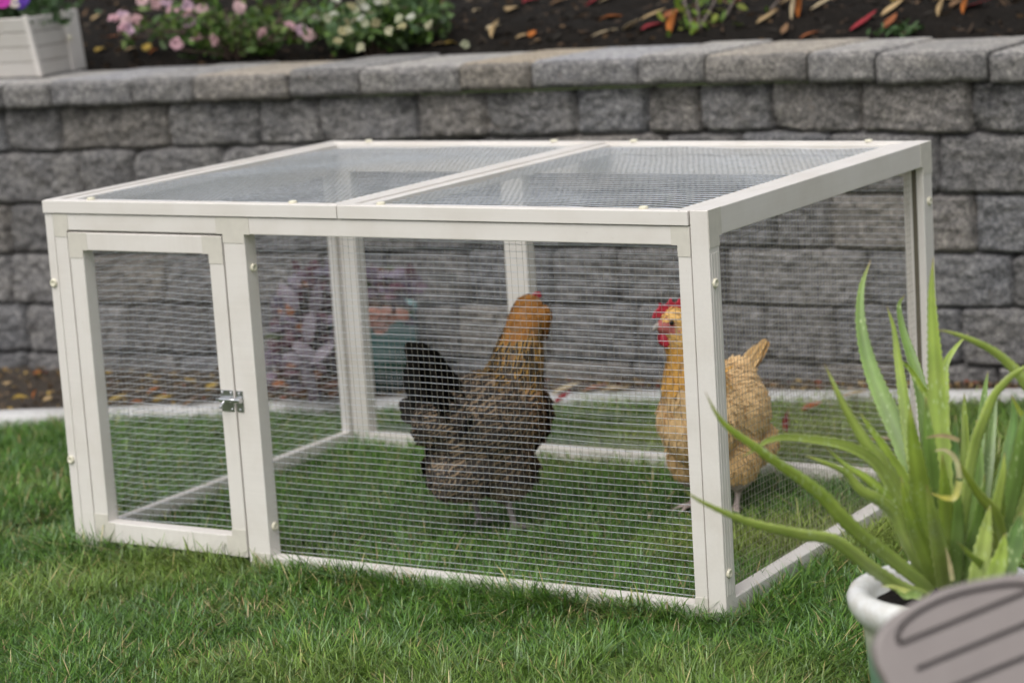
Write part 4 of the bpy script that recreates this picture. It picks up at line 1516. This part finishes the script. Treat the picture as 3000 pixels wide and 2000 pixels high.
def plume1(P, N, rs):
    n = len(P)
    x, z = P[:, 0], P[:, 2]
    neck = np.clip((z - .215 - .35 * np.clip(.10 - x, 0, 1)) / .07, 0, 1) * (x > .0)
    head = np.clip((z - .352) / .02, 0, 1)
    belly = np.clip((.15 - z) / .05, 0, 1)
    bodyf = np.array((-1.0, 0, -.28)); neckf = np.array((-.42, 0, -1.0)); bellyf = np.array((-.45, 0, -1.0)); headf = np.array((-.7, 0, -.75))
    flow = bodyf[None] * (1 - neck - belly * (1 - neck))[:, None] + neckf * neck[:, None] + bellyf * (belly * (1 - neck))[:, None]
    flow = flow * (1 - head)[:, None] + headf * head[:, None]
    ln = np.where(neck > .4, .034, .033) * rs.uniform(.75, 1.2, n)
    ln = np.where(head > .5, .011, ln)
    wd = np.where(neck > .4, .0044, .0072) * rs.uniform(.7, 1.3, n)
    wd = np.where(head > .5, .0030, wd)
    lift = np.where(belly > .4, .22, np.where(neck > .4, .07, .09)) + rs.normal(size=n) * .04
    u = rs.uniform(.8, 1.25, (n, 1))
    c1 = np.tile((.29, .205, .128), (n, 1)) * u
    c2 = np.tile((.040, .033, .029), (n, 1))
    dark = rs.rand(n) < .4
    c1[dark] = np.array((.115, .092, .074)) * u[dark]
    br = np.exp(-((x - .10) / .05) ** 2) * (z < .26)
    c1 += np.array((.26, .11, .02)) * br[:, None] * rs.uniform(.2, 1, (n, 1))
    bl = belly > .5
    c1[bl] = np.array((.125, .105, .088)) * u[bl]
    vent = bl & (z < .115)
    c1[vent] = np.array((.30, .24, .17)) * u[vent]
    c2[vent] = (.12, .09, .06)
    nk = neck > rs.uniform(.1, .9, n)
    c1[nk] = np.array((.44, .245, .055)) * u[nk]
    c2[nk] = (.014, .013, .013)
    stk = nk & (rs.rand(n) < .36)
    c1[stk] = np.array((.105, .066, .022)) * u[stk]
    top = nk & (z > .350 + rs.normal(size=n) * .012)
    c1[top] = np.array((.40, .175, .03)) * u[top]
    c2[top] = np.array((.28, .11, .02)) * u[top]
    ln = np.where(z < .105, ln * .6, ln)
    ok = z > .072
    return flow, ln, wd, lift, c1, c2, ok


rs = np.random.RandomState(5)
tail1 = []
apex = np.array((-.168, 0, .372))
for i in range(46):
    bs = np.array((rs.uniform(-.150, -.066), rs.uniform(-.034, .034), 0.0))
    bs[2] = .236 + .12 * (bs[0] + .085)
    dv = apex + (rs.normal() * .006, rs.normal() * .006, 0) - bs
    tail1.append((bs, dv, np.linalg.norm(dv) * rs.uniform(.5, .98), .022, (-.8, rs.normal() * .5, .5), -.08))
for i in range(18):
    s = (i - 8.5) / 8.5
    tail1.append(((-.106 + .01 * abs(s), s * .055, .270 - .02 * abs(s) - .03 * rs.rand()), (-.75, s * .35, -.18 + .3 * rs.normal()), .044 * rs.uniform(.8, 1.1), .018, (-1, 0, .45), -.15))
spec1 = dict(seed=31, nfeather=15000, skin=skin1, plume=plume1, tail=tail1, tailcol=[(.008, .007, .006), (.013, .010, .008), (.020, .015, .011)],
             ell=[((-.012, 0, .200), (.116, .080, .092), (0, -.16, 0)), ((.066, 0, .208), (.066, .069, .082)), ((-.085, 0, .225), (.060, .052, .058)), ((-.05, 0, .138), (.085, .068, .062)),
                  ((.012, .040, .128), (.054, .034, .066)), ((.012, -.040, .128), (.054, .034, .066)), ((.140, -.024, .368), (.017, .015, .021)), ((.128, 0, .383), (.030, .0235, .0245)), ((.148, 0, .362), (.020, .030, .024)), ((-.118, 0, .228), (.04, .036, .045))],
             limb=[([(.055, 0, .215), (.082, 0, .275), (.108, 0, .335), (.125, 0, .382)], [.070, .051, .037, .028]),
                   ([(.145, 0, .380), (.162, 0, .377)], [.011, .008])] + toe_set((.012, .042)) + toe_set((.012, -.042)))
H1 = Vector(ground_hit(1120 * 3000 / 2352, 1228 * 3000 / 2352, .004)) - Vector((.004, -.026, 0))
h1 = make_hen('hen', 'dark brown hen with golden laced neck standing with its back to us', (H1.x, H1.y, .002), R_(79), spec1)


def comb_mesh(name, parent, prof, th, loc, mat, rz=0):
    """flat jagged plate in the xz plane with thickness th"""
    bm = bmesh.new()
    A = [bm.verts.new((x_, -th * (.5 if z_ < .02 else .3), z_)) for x_, z_ in prof]
    B = [bm.verts.new((x_, th * (.5 if z_ < .02 else .3), z_)) for x_, z_ in prof]
    n_ = len(prof)
    bm.faces.new(A[::-1]); bm.faces.new(B)
    for i in range(n_): bm.faces.new((A[i], A[(i + 1) % n_], B[(i + 1) % n_], B[i]))
    bmesh.ops.recalc_face_normals(bm, faces=bm.faces)
    bmesh.ops.triangulate(bm, faces=[f for f in bm.faces if len(f.verts) > 4])
    o = bobj(name, bm, mat, parent, bevel=.0008)
    o.location = loc
    o.rotation_euler = (0, 0, rz)
    return o


comb_mesh('comb', h1, [(-.002, -.004), (.001, .002), (.004, .001), (.008, .004), (.012, .002), (.016, .003), (.021, -.003), (.020, -.008), (.0, -.008)], .004, (.142, 0, .405), M_comb)
bm = bmesh.new()
limb(bm, [(.155, 0, .379), (.170, 0, .376), (.181, 0, .369)], [.0085, .006, .0012], 12, 10)
bobj('beak', bm, M_beak, h1, smooth=True)
for s in (-1, 1):
    bm = bmesh.new()
    ell(bm, (.140, s * .0222, .386), (.0048, .003, .0048), seg=14)
    bobj('eye', bm, M_eye, h1, smooth=True)

# ---- buff hen, head turned to the photo's left
H2 = (np.array(ground_hit(1590 * 3000 / 2352, 1172 * 3000 / 2352, .004)) + np.array(ground_hit(1702 * 3000 / 2352, 1168 * 3000 / 2352, .004))) / 2
HD2 = R_(-90)                                     # body heading in the scene
ca, sa = cos(-HD2), sin(-HD2)
look = np.array((-CR[0], -CR[1])) * .96 - np.array((CF[0], CF[1])) * .28
lx, ly = look[0] * ca - look[1] * sa, look[0] * sa + look[1] * ca
LA = math.atan2(ly, lx)                            # head direction in the hen's own space
hc = np.array((.098 + .018 * cos(LA), .018 * sin(LA), .363))                   # centre of the head


def hd(f, s, u):
    """head-space point: forward, left, up"""
    return (hc[0] + f * cos(LA) - s * sin(LA), hc[1] + f * sin(LA) + s * cos(LA), hc[2] + u)


def skin2(p):
    c = np.tile((.44, .26, .11), (len(p), 1))
    c[p[:, 2] < .060] = (.46, .37, .34)
    d = p - hc
    f = d[:, 0] * cos(LA) + d[:, 1] * sin(LA)
    face = (f > .006) & (d[:, 2] > -.020) & (d[:, 2] < .012)
    c[face] = (.42, .12, .11)
    return c


def plume2(P, N, rs):
    n = len(P)
    x, z = P[:, 0], P[:, 2]
    neck = np.clip((z - .225 - .3 * np.clip(.08 - x, 0, 1)) / .05, 0, 1) * (x > .0)
    d = P - hc
    head = (z > .325)
    belly = np.clip((.15 - z) / .05, 0, 1)
    flow = np.array((-1.0, 0, -.3)) * (1 - neck - belly * (1 - neck))[:, None] + np.array((-.35, 0, -1.0)) * neck[:, None] + np.array((-.4, 0, -1.0)) * (belly * (1 - neck))[:, None]
    front_ = (x > .075) & (z < .25)
    flow[front_] = (-.15, 0, -1.0)
    fdir = np.array((-cos(LA), -sin(LA), -.75))
    flow[head] = fdir
    ln = np.where(neck > .4, .026, .022) * rs.uniform(.6, 1.3, n)
    ln[head] = .0095
    wd = np.where(neck > .4, .0034, .0032) * rs.uniform(.7, 1.3, n)
    wd[head] = .0030
    lift = np.where(belly > .4, .10, .04) + rs.normal(size=n) * .03
    u = rs.uniform(.94, 1.07, (n, 1))
    c1 = np.tile((.69, .465, .235), (n, 1)) * u
    lw = z < .15
    c1[lw] = np.array((.62, .40, .185)) * u[lw]
    nk = neck > rs.uniform(.2, .8, n)
    c1[nk] = np.array((.62, .335, .085)) * u[nk]
    c1[head] = np.array((.66, .40, .13)) * u[head]
    c2 = c1 * 1.08
    f = d[:, 0] * cos(LA) + d[:, 1] * sin(LA)
    bare = (f > .004) & (np.abs(d[:, 2] + .004) < .012) & head
    bare |= (f > .026) & head & (d[:, 2] > -.02)
    ln = np.where(z < .100, ln * .65, ln)
    ok = (z > .068) & ~bare
    return flow, ln, wd, lift, c1, c2, ok


rs = np.random.RandomState(8)
tail2 = []
apex = np.array((-.150, .034, .290))
for i in range(12):
    bs = np.array((rs.uniform(-.098, -.066), rs.uniform(-.008, .028), .222 + rs.normal() * .006))
    dv = apex + rs.normal(size=3) * .0025 - bs
    tail2.append((bs, dv, np.linalg.norm(dv) * rs.uniform(.8, 1.0), .0105, (.45, rs.normal() * .3, .8), -.05))
spec2 = dict(seed=41, nfeather=38000, skin=skin2, plume=plume2, tail=tail2, tailcol=[(.56, .35, .14), (.58, .38, .17), (.52, .31, .12)],
             ell=[((-.015, 0, .178), (.116, .088, .084), (0, -.12, 0)), ((.058, 0, .180), (.066, .078, .082)), ((-.066, 0, .192), (.056, .062, .062)), ((-.074, 0, .112), (.062, .080, .058)), ((-.04, 0, .118), (.085, .072, .062)),
                  ((.01, .047, .105), (.054, .036, .064)), ((.01, -.047, .105), (.054, .036, .064)), (tuple(hc), (.028, .0245, .0255), (0, 0, LA)), (hd(.016, 0, -.006), (.018, .017, .016)), ((-.082, .004, .226), (.036, .036, .034))],
             limb=[([(.050, 0, .195), (.076, 0, .250), (.092, 0, .305), tuple(hc)], [.074, .055, .037, .025])] + toe_set((.02, .045)) + toe_set((.015, -.045)))
h2 = make_hen('hen', 'buff golden hen with red comb looking left behind the corner post', (H2[0], H2[1] + .01, .002), HD2, spec2)
cm = comb_mesh('comb', h2, [(0.04, -0.0072), (0.036, 0.0029), (0.027, 0.0101), (0.025, 0.0187), (0.018, 0.013), (0.012, 0.0151), (0.004, 0.0259), (0.001, 0.0158), (-0.006, 0.0158), (-0.012, 0.0245), (-0.016, 0.0144), (-0.024, 0.0187), (-0.028, 0.0101), (-0.034, 0.0115), (-0.032, 0.0014), (-0.022, -0.0014), (0.0, 0.0007), (0.016, -0.0007), (0.028, -0.0072)], .006, hd(0, 0, .018), M_comb, LA)
for s in (-1, 1):
    bm = bmesh.new()
    ell(bm, (0, 0, 0), (.0095, .0034, .0145), seg=18)
    o = bobj('wattle', bm, M_comb, h2, smooth=True)
    o.location = hd(.020, s * .0075, -.027)
    o.rotation_euler = (s * .12, 0, LA)
    bm = bmesh.new()
    ell(bm, (0, 0, 0), (.0045, .0028, .0045), seg=16)
    o = bobj('eye', bm, M_eye, h2, smooth=True)
    o.location = hd(.0125, s * .0225, .003)
    o.rotation_euler = (0, 0, LA)
    bm = bmesh.new()
    ell(bm, (0, 0, 0), (.0065, .002, .0055), seg=14)
    o = bobj('earlobe', bm, simple('pink_lobe', (.50, .20, .17), .6), h2, smooth=True)
    o.location = hd(-.004, s * .0245, -.012)
    o.rotation_euler = (0, 0, LA)
bm = bmesh.new()
limb(bm, [hd(.024, 0, -.003), hd(.033, 0, -.005), hd(.041, 0, -.011)], [.0078, .0056, .0012], 12, 12)
bobj('beak', bm, M_beak, h2, smooth=True)

# ------------------------------------------------------------------ aloe in its white pot
PC = np.array(POT)
rimz = PC[2]
ap = empty('aloe_pot', (PC[0], PC[1], 0))
tag(ap, 'white and green glazed round pot holding the aloe', 'pot')
t = NT('white_green_glaze')
sep = t.n('SeparateXYZ')
t.l(t.coord(), sep.inputs[0])
zz = t.math('ADD', sep.outputs[2], t.math('MULTIPLY', t.noise(18, 4, .6), .05))
zr = t.math('MULTIPLY', zz, 1 / (rimz + .03))
pc_ = t.ramp(zr, [(.35, (.13, .27, .19)), (.74, (.20, .34, .25)), (.82, (.60, .60, .50)), (.86, (.70, .70, .66)), (.95, (.77, .77, .76))])
t.set(t.mix(pc_, t.ramp(t.noise(30, 5, .7), [(.45, (1, 1, 1)), (.72, (.72, .68, .60))]), .8, 'MULTIPLY'), .25)
M_awhite = t.m
RR = .1165
bm = bmesh.new()
lathe(bm, [(.0001, 0), (.062, 0), (.070, .012), (.086, rimz * .35), (.096, rimz * .7), (.0985, rimz - .052), (.101, rimz - .040), (.110, rimz - .033), (RR, rimz - .020), (RR + .001, rimz - .010), (RR - .003, rimz - .002), (RR - .010, rimz + .002), (RR - .020, rimz),
           (RR - .028, rimz - .010), (RR - .030, rimz - .032), (.05, rimz - .034), (.0001, rimz - .034)], 72)
bobj('pot_body', bm, M_awhite, ap, smooth=True)
bm = bmesh.new()
lathe(bm, [(.0001, rimz - .017), (.05, rimz - .019), (RR - .0295, rimz - .023)], 36)
for v in bm.verts: v.co.z += .004 * noise.noise((v.co.x * 60, v.co.y * 60, 0))
bobj('soil', bm, M_soil, ap, smooth=True)

t = NT('aloe_skin')
a = t.attr('Col')
vor = t.n('TexVoronoi')
mp = t.n('Mapping')
mp.inputs['Scale'].default_value = (190, 190, 75)
t.l(t.coord(), mp.inputs['Vector'])
t.l(mp.outputs[0], vor.inputs['Vector'])
vor.inputs['Scale'].default_value = 1.0
sp = t.ramp(vor.outputs['Distance'], [(.15, 1.0), (.34, 0.0)])
msk = t.ramp(t.noise(14, 2), [(.45, 0.0), (.6, 1.0)])
spf = t.math('MULTIPLY', t.math('MULTIPLY', sp, msk), .75)
c = t.mix(t.mix(a, t.ramp(t.noise(22, 4, .6), [(.3, (.75, .8, .7)), (.7, (1.2, 1.15, 1.2))]), .8, 'MULTIPLY'), (.40, .50, .24), spf)
t.set(c, .36, Specular_IOR_Level=.5, Subsurface_Weight=.12, Subsurface_Radius=(.01, .015, .004), Subsurface_Scale=.5)
M_aloe = t.m

# per leaf: photo pixels from tip to base, widest width (px), depth at tip, colour, thickness ratio
GA, GB, GC, GD = (.245, .335, .05), (.155, .255, .055), (.30, .385, .085), (.10, .20, .04)
TAN_ = (.40, .28, .17)
YEL = (.42, .38, .05)
ALOE = [
    ([(2550, 763), (2526, 834), (2520, 914), (2530, 998), (2553, 1083), (2583, 1159), (2618, 1236), (2655, 1330), (2695, 1470), (2735, 1690)], 50, 3.0, GB),
    ([(2598, 895), (2618, 960), (2629, 1037), (2641, 1121), (2654, 1217), (2667, 1297), (2695, 1460), (2745, 1700)], 34, 2.95, GA),
    ([(2650, 865), (2634, 895), (2644, 960), (2664, 1025), (2687, 1094), (2706, 1178), (2714, 1255), (2740, 1450), (2765, 1690)], 38, 3.05, GB),
    ([(2734, 755), (2729, 853), (2734, 968), (2740, 1064), (2746, 1159), (2752, 1255), (2765, 1450), (2775, 1690)], 52, 2.88, GA),
    ([(2836, 976), (2797, 1021), (2771, 1064), (2765, 1113), (2770, 1300), (2785, 1690)], 26, 2.95, (.26, .36, .05)),
    ([(2742, 964), (2797, 977), (2855, 999), (2912, 1029), (2958, 1067), (3000, 1113), (3035, 1180), (3050, 1300), (3000, 1480), (2905, 1690)], 34, 2.78, GC),
    ([(3060, 1035), (3000, 1077), (2958, 1106), (2912, 1159), (2882, 1228), (2855, 1310), (2835, 1420), (2800, 1690)], 30, 2.75, GC),
    ([(2415, 1064), (2445, 1129), (2472, 1186), (2507, 1247), (2540, 1300), (2580, 1350), (2630, 1440), (2668, 1560), (2700, 1665), (2740, 1715)], 40, 2.82, GC),
    ([(2520, 1209), (2545, 1247), (2583, 1300), (2606, 1340), (2645, 1400), (2695, 1520), (2740, 1690)], 32, 2.85, GA),
    ([(2606, 1031), (2637, 1056), (2667, 1083), (2698, 1132), (2720, 1170), (2745, 1280), (2765, 1500), (2775, 1690)], 24, 2.97, (.25, .36, .04)),
    ([(2000, 1432), (2043, 1462), (2108, 1494), (2190, 1527), (2271, 1548), (2352, 1565), (2434, 1578), (2488, 1611), (2542, 1654), (2596, 1692), (2650, 1724), (2715, 1745)], 36, 2.66, GC),
    ([(2066, 1147), (2098, 1210), (2135, 1253), (2206, 1304), (2282, 1359), (2352, 1405), (2412, 1454), (2472, 1519), (2531, 1573), (2596, 1622), (2650, 1665), (2730, 1725)], 38, 2.68, GA),
    ([(2168, 1340), (2217, 1313), (2249, 1291), (2304, 1280), (2390, 1288), (2466, 1302), (2531, 1329), (2575, 1367), (2623, 1454), (2677, 1584), (2735, 1710)], 30, 2.80, GC),
    ([(2358, 1334), (2412, 1353), (2477, 1383), (2520, 1432), (2575, 1464), (2623, 1508), (2650, 1573), (2715, 1700)], 34, 2.78, GC),
    ([(2412, 1302), (2477, 1361), (2545, 1405), (2618, 1475), (2665, 1560), (2735, 1705)], 30, 2.83, GA),
    ([(2667, 1190), (2672, 1260), (2684, 1340), (2700, 1450), (2722, 1570), (2750, 1710)], 56, 2.76, GA),
    ([(2712, 1160), (2718, 1260), (2728, 1380), (2745, 1520), (2765, 1710)], 52, 2.80, GB),
    ([(2825, 1150), (2826, 1220), (2828, 1320), (2822, 1420), (2800, 1690)], 30, 2.96, GA),
    ([(2895, 1087), (2886, 1140), (2877, 1220), (2868, 1320), (2850, 1460), (2815, 1690)], 30, 2.98, GB),
    ([(2916, 1125), (2914, 1180), (2905, 1280), (2890, 1420), (2850, 1690)], 28, 3.0, GB),
    ([(2964, 1155), (2970, 1220), (2958, 1300), (2921, 1475), (2860, 1690)], 34, 2.9, GD),
    ([(2965, 1160), (2985, 1200), (3015, 1250), (3030, 1330), (2990, 1480), (2890, 1690)], 28, 2.84, (.30, .38, .04)),
    ([(3030, 1140), (2998, 1250), (2978, 1370), (2940, 1520), (2885, 1700)], 48, 2.80, GB),
    ([(2802, 1584), (2845, 1627), (2885, 1658), (2921, 1687), (2950, 1725)], 30, 2.62, (.25, .33, .05)),
    ([(2943, 1323), (2938, 1390), (2920, 1480), (2895, 1590), (2860, 1700)], 36, 2.78, GC),
    ([(2710, 1283), (2740, 1276), (2775, 1277), (2812, 1290)], 12, 2.74, TAN_),
    ([(2735, 1320), (2770, 1318), (2800, 1345), (2812, 1400)], 14, 2.73, (.45, .40, .22)),
    ([(2726, 1443), (2765, 1457), (2797, 1455), (2812, 1410)], 18, 2.70, YEL),
    ([(2806, 1345), (2830, 1390), (2870, 1450), (2916, 1508), (2930, 1600), (2890, 1690)], 34, 2.74, (.22, .28, .04)),
    ([(2770, 1600), (2782, 1650), (2790, 1700)], 12, 2.68, (.33, .27, .15)),
    ([(2580, 1715), (2620, 1718), (2665, 1735), (2690, 1745)], 16, 2.76, (.38, .42, .12)),
    ([(2620, 1720), (2650, 1745), (2670, 1740), (2700, 1745)], 22, 2.74, (.24, .36, .10)),
    ([(2990, 1290), (2985, 1400), (2960, 1540), (2900, 1700)], 58, 2.86, GD),
    ([(2930, 1380), (2925, 1480), (2905, 1580), (2870, 1705)], 54, 2.80, GA),
    ([(2992, 1500), (2970, 1590), (2930, 1700)], 60, 2.74, GD),
    ([(2860, 1230), (2868, 1350), (2860, 1500), (2835, 1700)], 42, 2.93, GB),
    ([(2715, 1420), (2735, 1520), (2755, 1620), (2770, 1715)], 48, 2.74, GC),
    ([(2945, 1560), (2930, 1640), (2900, 1720)], 46, 2.70, GA),
    ([(2900, 1480), (2885, 1580), (2860, 1715)], 46, 2.72, GC),
    ([(2800, 1215), (2795, 1330), (2790, 1480), (2785, 1700)], 46, 2.92, GD),
    ([(2850, 1290), (2845, 1400), (2830, 1560), (2810, 1700)], 48, 2.94, GD),
    ([(2690, 1320), (2700, 1420), (2725, 1560), (2760, 1700)], 46, 2.9, GD),
    ([(2760, 1330), (2768, 1450), (2775, 1580), (2780, 1710)], 54, 2.78, GA),
    ([(2800, 1390), (2808, 1500), (2802, 1600), (2795, 1710)], 44, 2.78, GB),
    ([(2885, 1390), (2870, 1500), (2850, 1600), (2825, 1710)], 42, 2.80, GB),
    ([(2640, 1395), (2660, 1490), (2695, 1590), (2745, 1712)], 40, 2.78, GA),
]
al = empty('aloe_plant', (PC[0], PC[1], rimz - .02))
tag(al, 'aloe with long pale green spiky leaves growing in the white pot', 'aloe')
AO = np.array((PC[0], PC[1], rimz - .02))
for li, (pix, wpx, dt, col) in enumerate(ALOE):
    pix = np.array(pix, float)
    m_ = len(pix)
    seglen = np.concatenate([[0], np.cumsum(np.linalg.norm(np.diff(pix, axis=0), axis=1))])
    f = seglen / seglen[-1]
    dep = dt + (2.885 - dt) * f ** 1.3 if m_ > 3 and seglen[-1] > 150 else np.full(m_, dt)
    P3 = np.array([at(u, v, d) for (u, v), d in zip(pix, dep)])
    n_ = max(14, int(seglen[-1] / 9))
    C3 = spline(P3, n_)
    s_ = np.linspace(0, 1, n_)
    wmax = wpx * 1.12 / CAM_F * np.mean(dep)
    w = wmax * .5 * np.clip(np.minimum(1, (s_ / .62)) ** .75, .04, 1) * 1.0
    tn = unit(np.gradient(C3, axis=0))
    viewd = unit(C3 - CAM_P)
    side_ = unit(np.cross(tn, viewd))
    # the leaf's upper face turns partly away from the viewer, towards the plant's heart
    heart = unit(np.array((0, 0, 1.0)) + .4 * (AO - C3.mean(0)))
    up_ = np.cross(side_, tn)
    if (up_.mean(0) @ heart) < 0: up_ = -up_
    tw = .35 * sin(li * 2.3)
    sd_ = side_ * cos(tw) + up_ * sin(tw)
    up2 = -side_ * sin(tw) + up_ * cos(tw)
    th = .42
    ang = np.linspace(0, 2 * pi, 14, endpoint=False)
    ring_s = np.cos(ang)
    ring_u = np.where(np.sin(ang) > 0, .03 * np.sin(ang) - .20 * np.sin(ang) ** 2, np.sin(ang) * th)
    V = []
    for i in range(n_):
        teeth = 1.0 + (.17 if (i % 3 == 0 and wpx > 24 and .04 < s_[i] < .9) else 0)
        ws = w[i] * np.where(np.abs(ring_s) > .99, teeth, 1.0)
        V.append(C3[i] + sd_[i] * (ring_s * ws)[:, None] + up2[i] * (ring_u * w[i])[:, None])
    V = np.array(V).reshape(-1, 3) - AO
    k_ = len(ang)
    j = (np.arange(n_ - 1) * k_)[:, None]
    s0 = np.arange(k_)[None]
    Q = np.stack([j + s0, j + (s0 + 1) % k_, j + k_ + (s0 + 1) % k_, j + k_ + s0], -1).reshape(-1, 4)
    rr = np.random.RandomState(li)
    base_c = np.array(col) * rr.uniform(.85, 1.12)
    cv = np.tile(base_c, (n_, k_, 1)).astype(float)
    tipm = np.exp(-s_ * 26)[:, None, None]
    cv = cv * (1 - tipm) + np.array((.34, .22, .10)) * tipm
    pale = (s_ ** 3)[:, None, None] * .35
    cv = cv * (1 - pale) + np.array((.36, .44, .20)) * pale
    streak_shade = 1 + .16 * np.sin(ring_s * 5 + li)[None, :, None] + .10 * np.sin(s_ * 17 + li)[:, None, None]  # leaf colour streaks that also paint shading across the blade
    cv = cv * streak_shade
    edge = (np.abs(ring_s) > .99)[None, :, None] * .35
    cv = cv * (1 - edge) + np.array((.40, .44, .20)) * edge
    o = npmesh('leaf', V, Q, mat=M_aloe, parent=al, cols={'Col': cv.reshape(-1, 3)})
    if col == TAN_: o['label'] = 'withered tan leaf'

# ------------------------------------------------------------------ garden chair in the corner
t = NT('taupe_resin')
t.set(t.ramp(t.noise(14, 4), [(.3, (.232, .202, .195)), (.7, (.264, .231, .222))]), .42)
t.bump(t.noise(260, 3), .12, .0006)
M_taupe = t.m
CD = 2.06
O3 = at(2566, 1945, CD)
ax = unit(CR * .936 + CU * .351 + CF * .18)
ay = unit(-CR * .351 + CU * .936 + CF * .22)
ay = unit(ay - ax * (ax @ ay))
an = np.cross(ax, ay)                       # towards the viewer
k_ = CD / CAM_F
chair = empty('garden_chair', (O3[0] + .1, O3[1], 0))
tag(chair, 'taupe resin chair back with dark slots, blurred in the near corner', 'chair')
CO = np.array((O3[0] + .1, O3[1], 0))
outl = [(28, -330), (10, -200), (3, -60), (0, -8), (8, 36), (22, 60), (58, 90), (113, 113), (166, 122), (214, 127), (270, 129), (330, 124), (392, 114), (450, 103), (500, 90), (545, 66), (572, 30), (580, -8), (577, -60), (570, -200), (552, -330)]
sp_ = spline(np.array([(a, b, 0) for a, b in outl], float), 90)[:, :2]


def plate_bm(poly, z0, z1):
    bm = bmesh.new()
    A = [bm.verts.new(Vector(O3 + ax * p[0] * k_ + ay * p[1] * k_ + an * z0 - CO)) for p in poly]
    B = [bm.verts.new(Vector(O3 + ax * p[0] * k_ + ay * p[1] * k_ + an * z1 - CO)) for p in poly]
    n_ = len(poly)
    bm.faces.new(A[::-1]); bm.faces.new(B)
    for i in range(n_): bm.faces.new((A[i], A[(i + 1) % n_], B[(i + 1) % n_], B[i]))
    bmesh.ops.recalc_face_normals(bm, faces=bm.faces)
    return bm


bk = bobj('backrest', plate_bm(sp_, -.014, .006), M_taupe, chair, bevel=.0035, seg=3)
slots = [[(p[0], p[1]) for p in ((88, 26), (520, 26))], [(100, -59), (500, -59)], [(112, -146), (490, -146)], [(112, -232), (490, -232)]]
arc = [(86, 24), (88, 46), (108, 68), (146, 84), (200, 94), (270, 97), (340, 91), (400, 80), (460, 66), (510, 46), (524, 24)]
cut = bmesh.new()


def bar(path, hw):
    p = np.array(path, float)
    if len(p) > 2: p = spline(np.c_[p, np.zeros(len(p))], 50)[:, :2]
    tn = unit(np.gradient(p, axis=0))
    nn = np.stack([-tn[:, 1], tn[:, 0]], -1)
    a0, a1 = p + nn * hw, p - nn * hw
    vs = []
    for q in (a0, a1):
        for z in (-.0125, .02):
            vs.append([cut.verts.new(Vector(O3 + ax * c[0] * k_ + ay * c[1] * k_ + an * z - CO)) for c in q])
    a, b, c, d = vs
    for i in range(len(p) - 1):
        for s0, s1 in ((a, b), (b, d), (d, c), (c, a)):
            cut.faces.new((s0[i], s0[i + 1], s1[i + 1], s1[i]))
    cut.faces.new((a[0], b[0], d[0], c[0])); cut.faces.new((a[-1], c[-1], d[-1], b[-1]))


bar(arc, 7.5)
for s_ in slots: bar(s_, 7.5)
bmesh.ops.recalc_face_normals(cut, faces=cut.faces)
cme = bpy.data.meshes.new('cut'); cut.to_mesh(cme); cut.free()
cob = bpy.data.objects.new('cut', cme); COL.objects.link(cob)
cob.parent = chair
md = bk.modifiers.new('slots', 'BOOLEAN'); md.object = cob; md.operation = 'DIFFERENCE'; md.solver = 'EXACT'; md.use_self = True
bpy.context.view_layer.update()
dg = bpy.context.evaluated_depsgraph_get()
nm = bpy.data.meshes.new_from_object(bk.evaluated_get(dg))
bk.modifiers.clear()
bk.data = nm
nm.name = 'backrest'
if not nm.materials: nm.materials.append(M_taupe)
bpy.data.objects.remove(cob)
M_slot = simple('dark_slot_film', (.060, .045, .042), .8, .1)
# seat and legs (below the photo's lower edge)
q0 = O3 + ax * 60 * k_ + ay * -330 * k_
q1 = O3 + ax * 520 * k_ + ay * -330 * k_
fw = unit(np.array((an[0], an[1], 0)))
for q in (q0, q1):
    V, Q = tube_arrays([spline([q - an * .004, q - an * .004 + (0, 0, -.10), (q[0] - fw[0] * .02, q[1] - fw[1] * .02, 0.0)], 12)], .011, 10)
    npmesh('leg', V - CO, Q, mat=M_taupe, parent=chair)
    g = q + fw * .2
    V, Q = tube_arrays([np.array([(g[0], g[1], .14), (g[0], g[1], .07), (g[0], g[1], 0)])], .011, 10)
    npmesh('leg', V - CO, Q, mat=M_taupe, parent=chair)
bm = bmesh.new()
sx = unit(np.array((ax[0], ax[1], 0)))
cs = [q0 - fw * .01 - sx * .01, q1 - fw * .01 + sx * .01, q1 + fw * .22 + sx * .01, q0 + fw * .22 - sx * .01]
A = [bm.verts.new(Vector((c[0], c[1], .145)) - Vector(CO)) for c in cs]
B = [bm.verts.new(Vector((c[0], c[1], .165)) - Vector(CO)) for c in cs]
bm.faces.new(A[::-1]); bm.faces.new(B)
for i in range(4): bm.faces.new((A[i], A[(i + 1) % 4], B[(i + 1) % 4], B[i]))
bmesh.ops.recalc_face_normals(bm, faces=bm.faces)
bobj('seat', bm, M_taupe, chair, bevel=.006, seg=3)
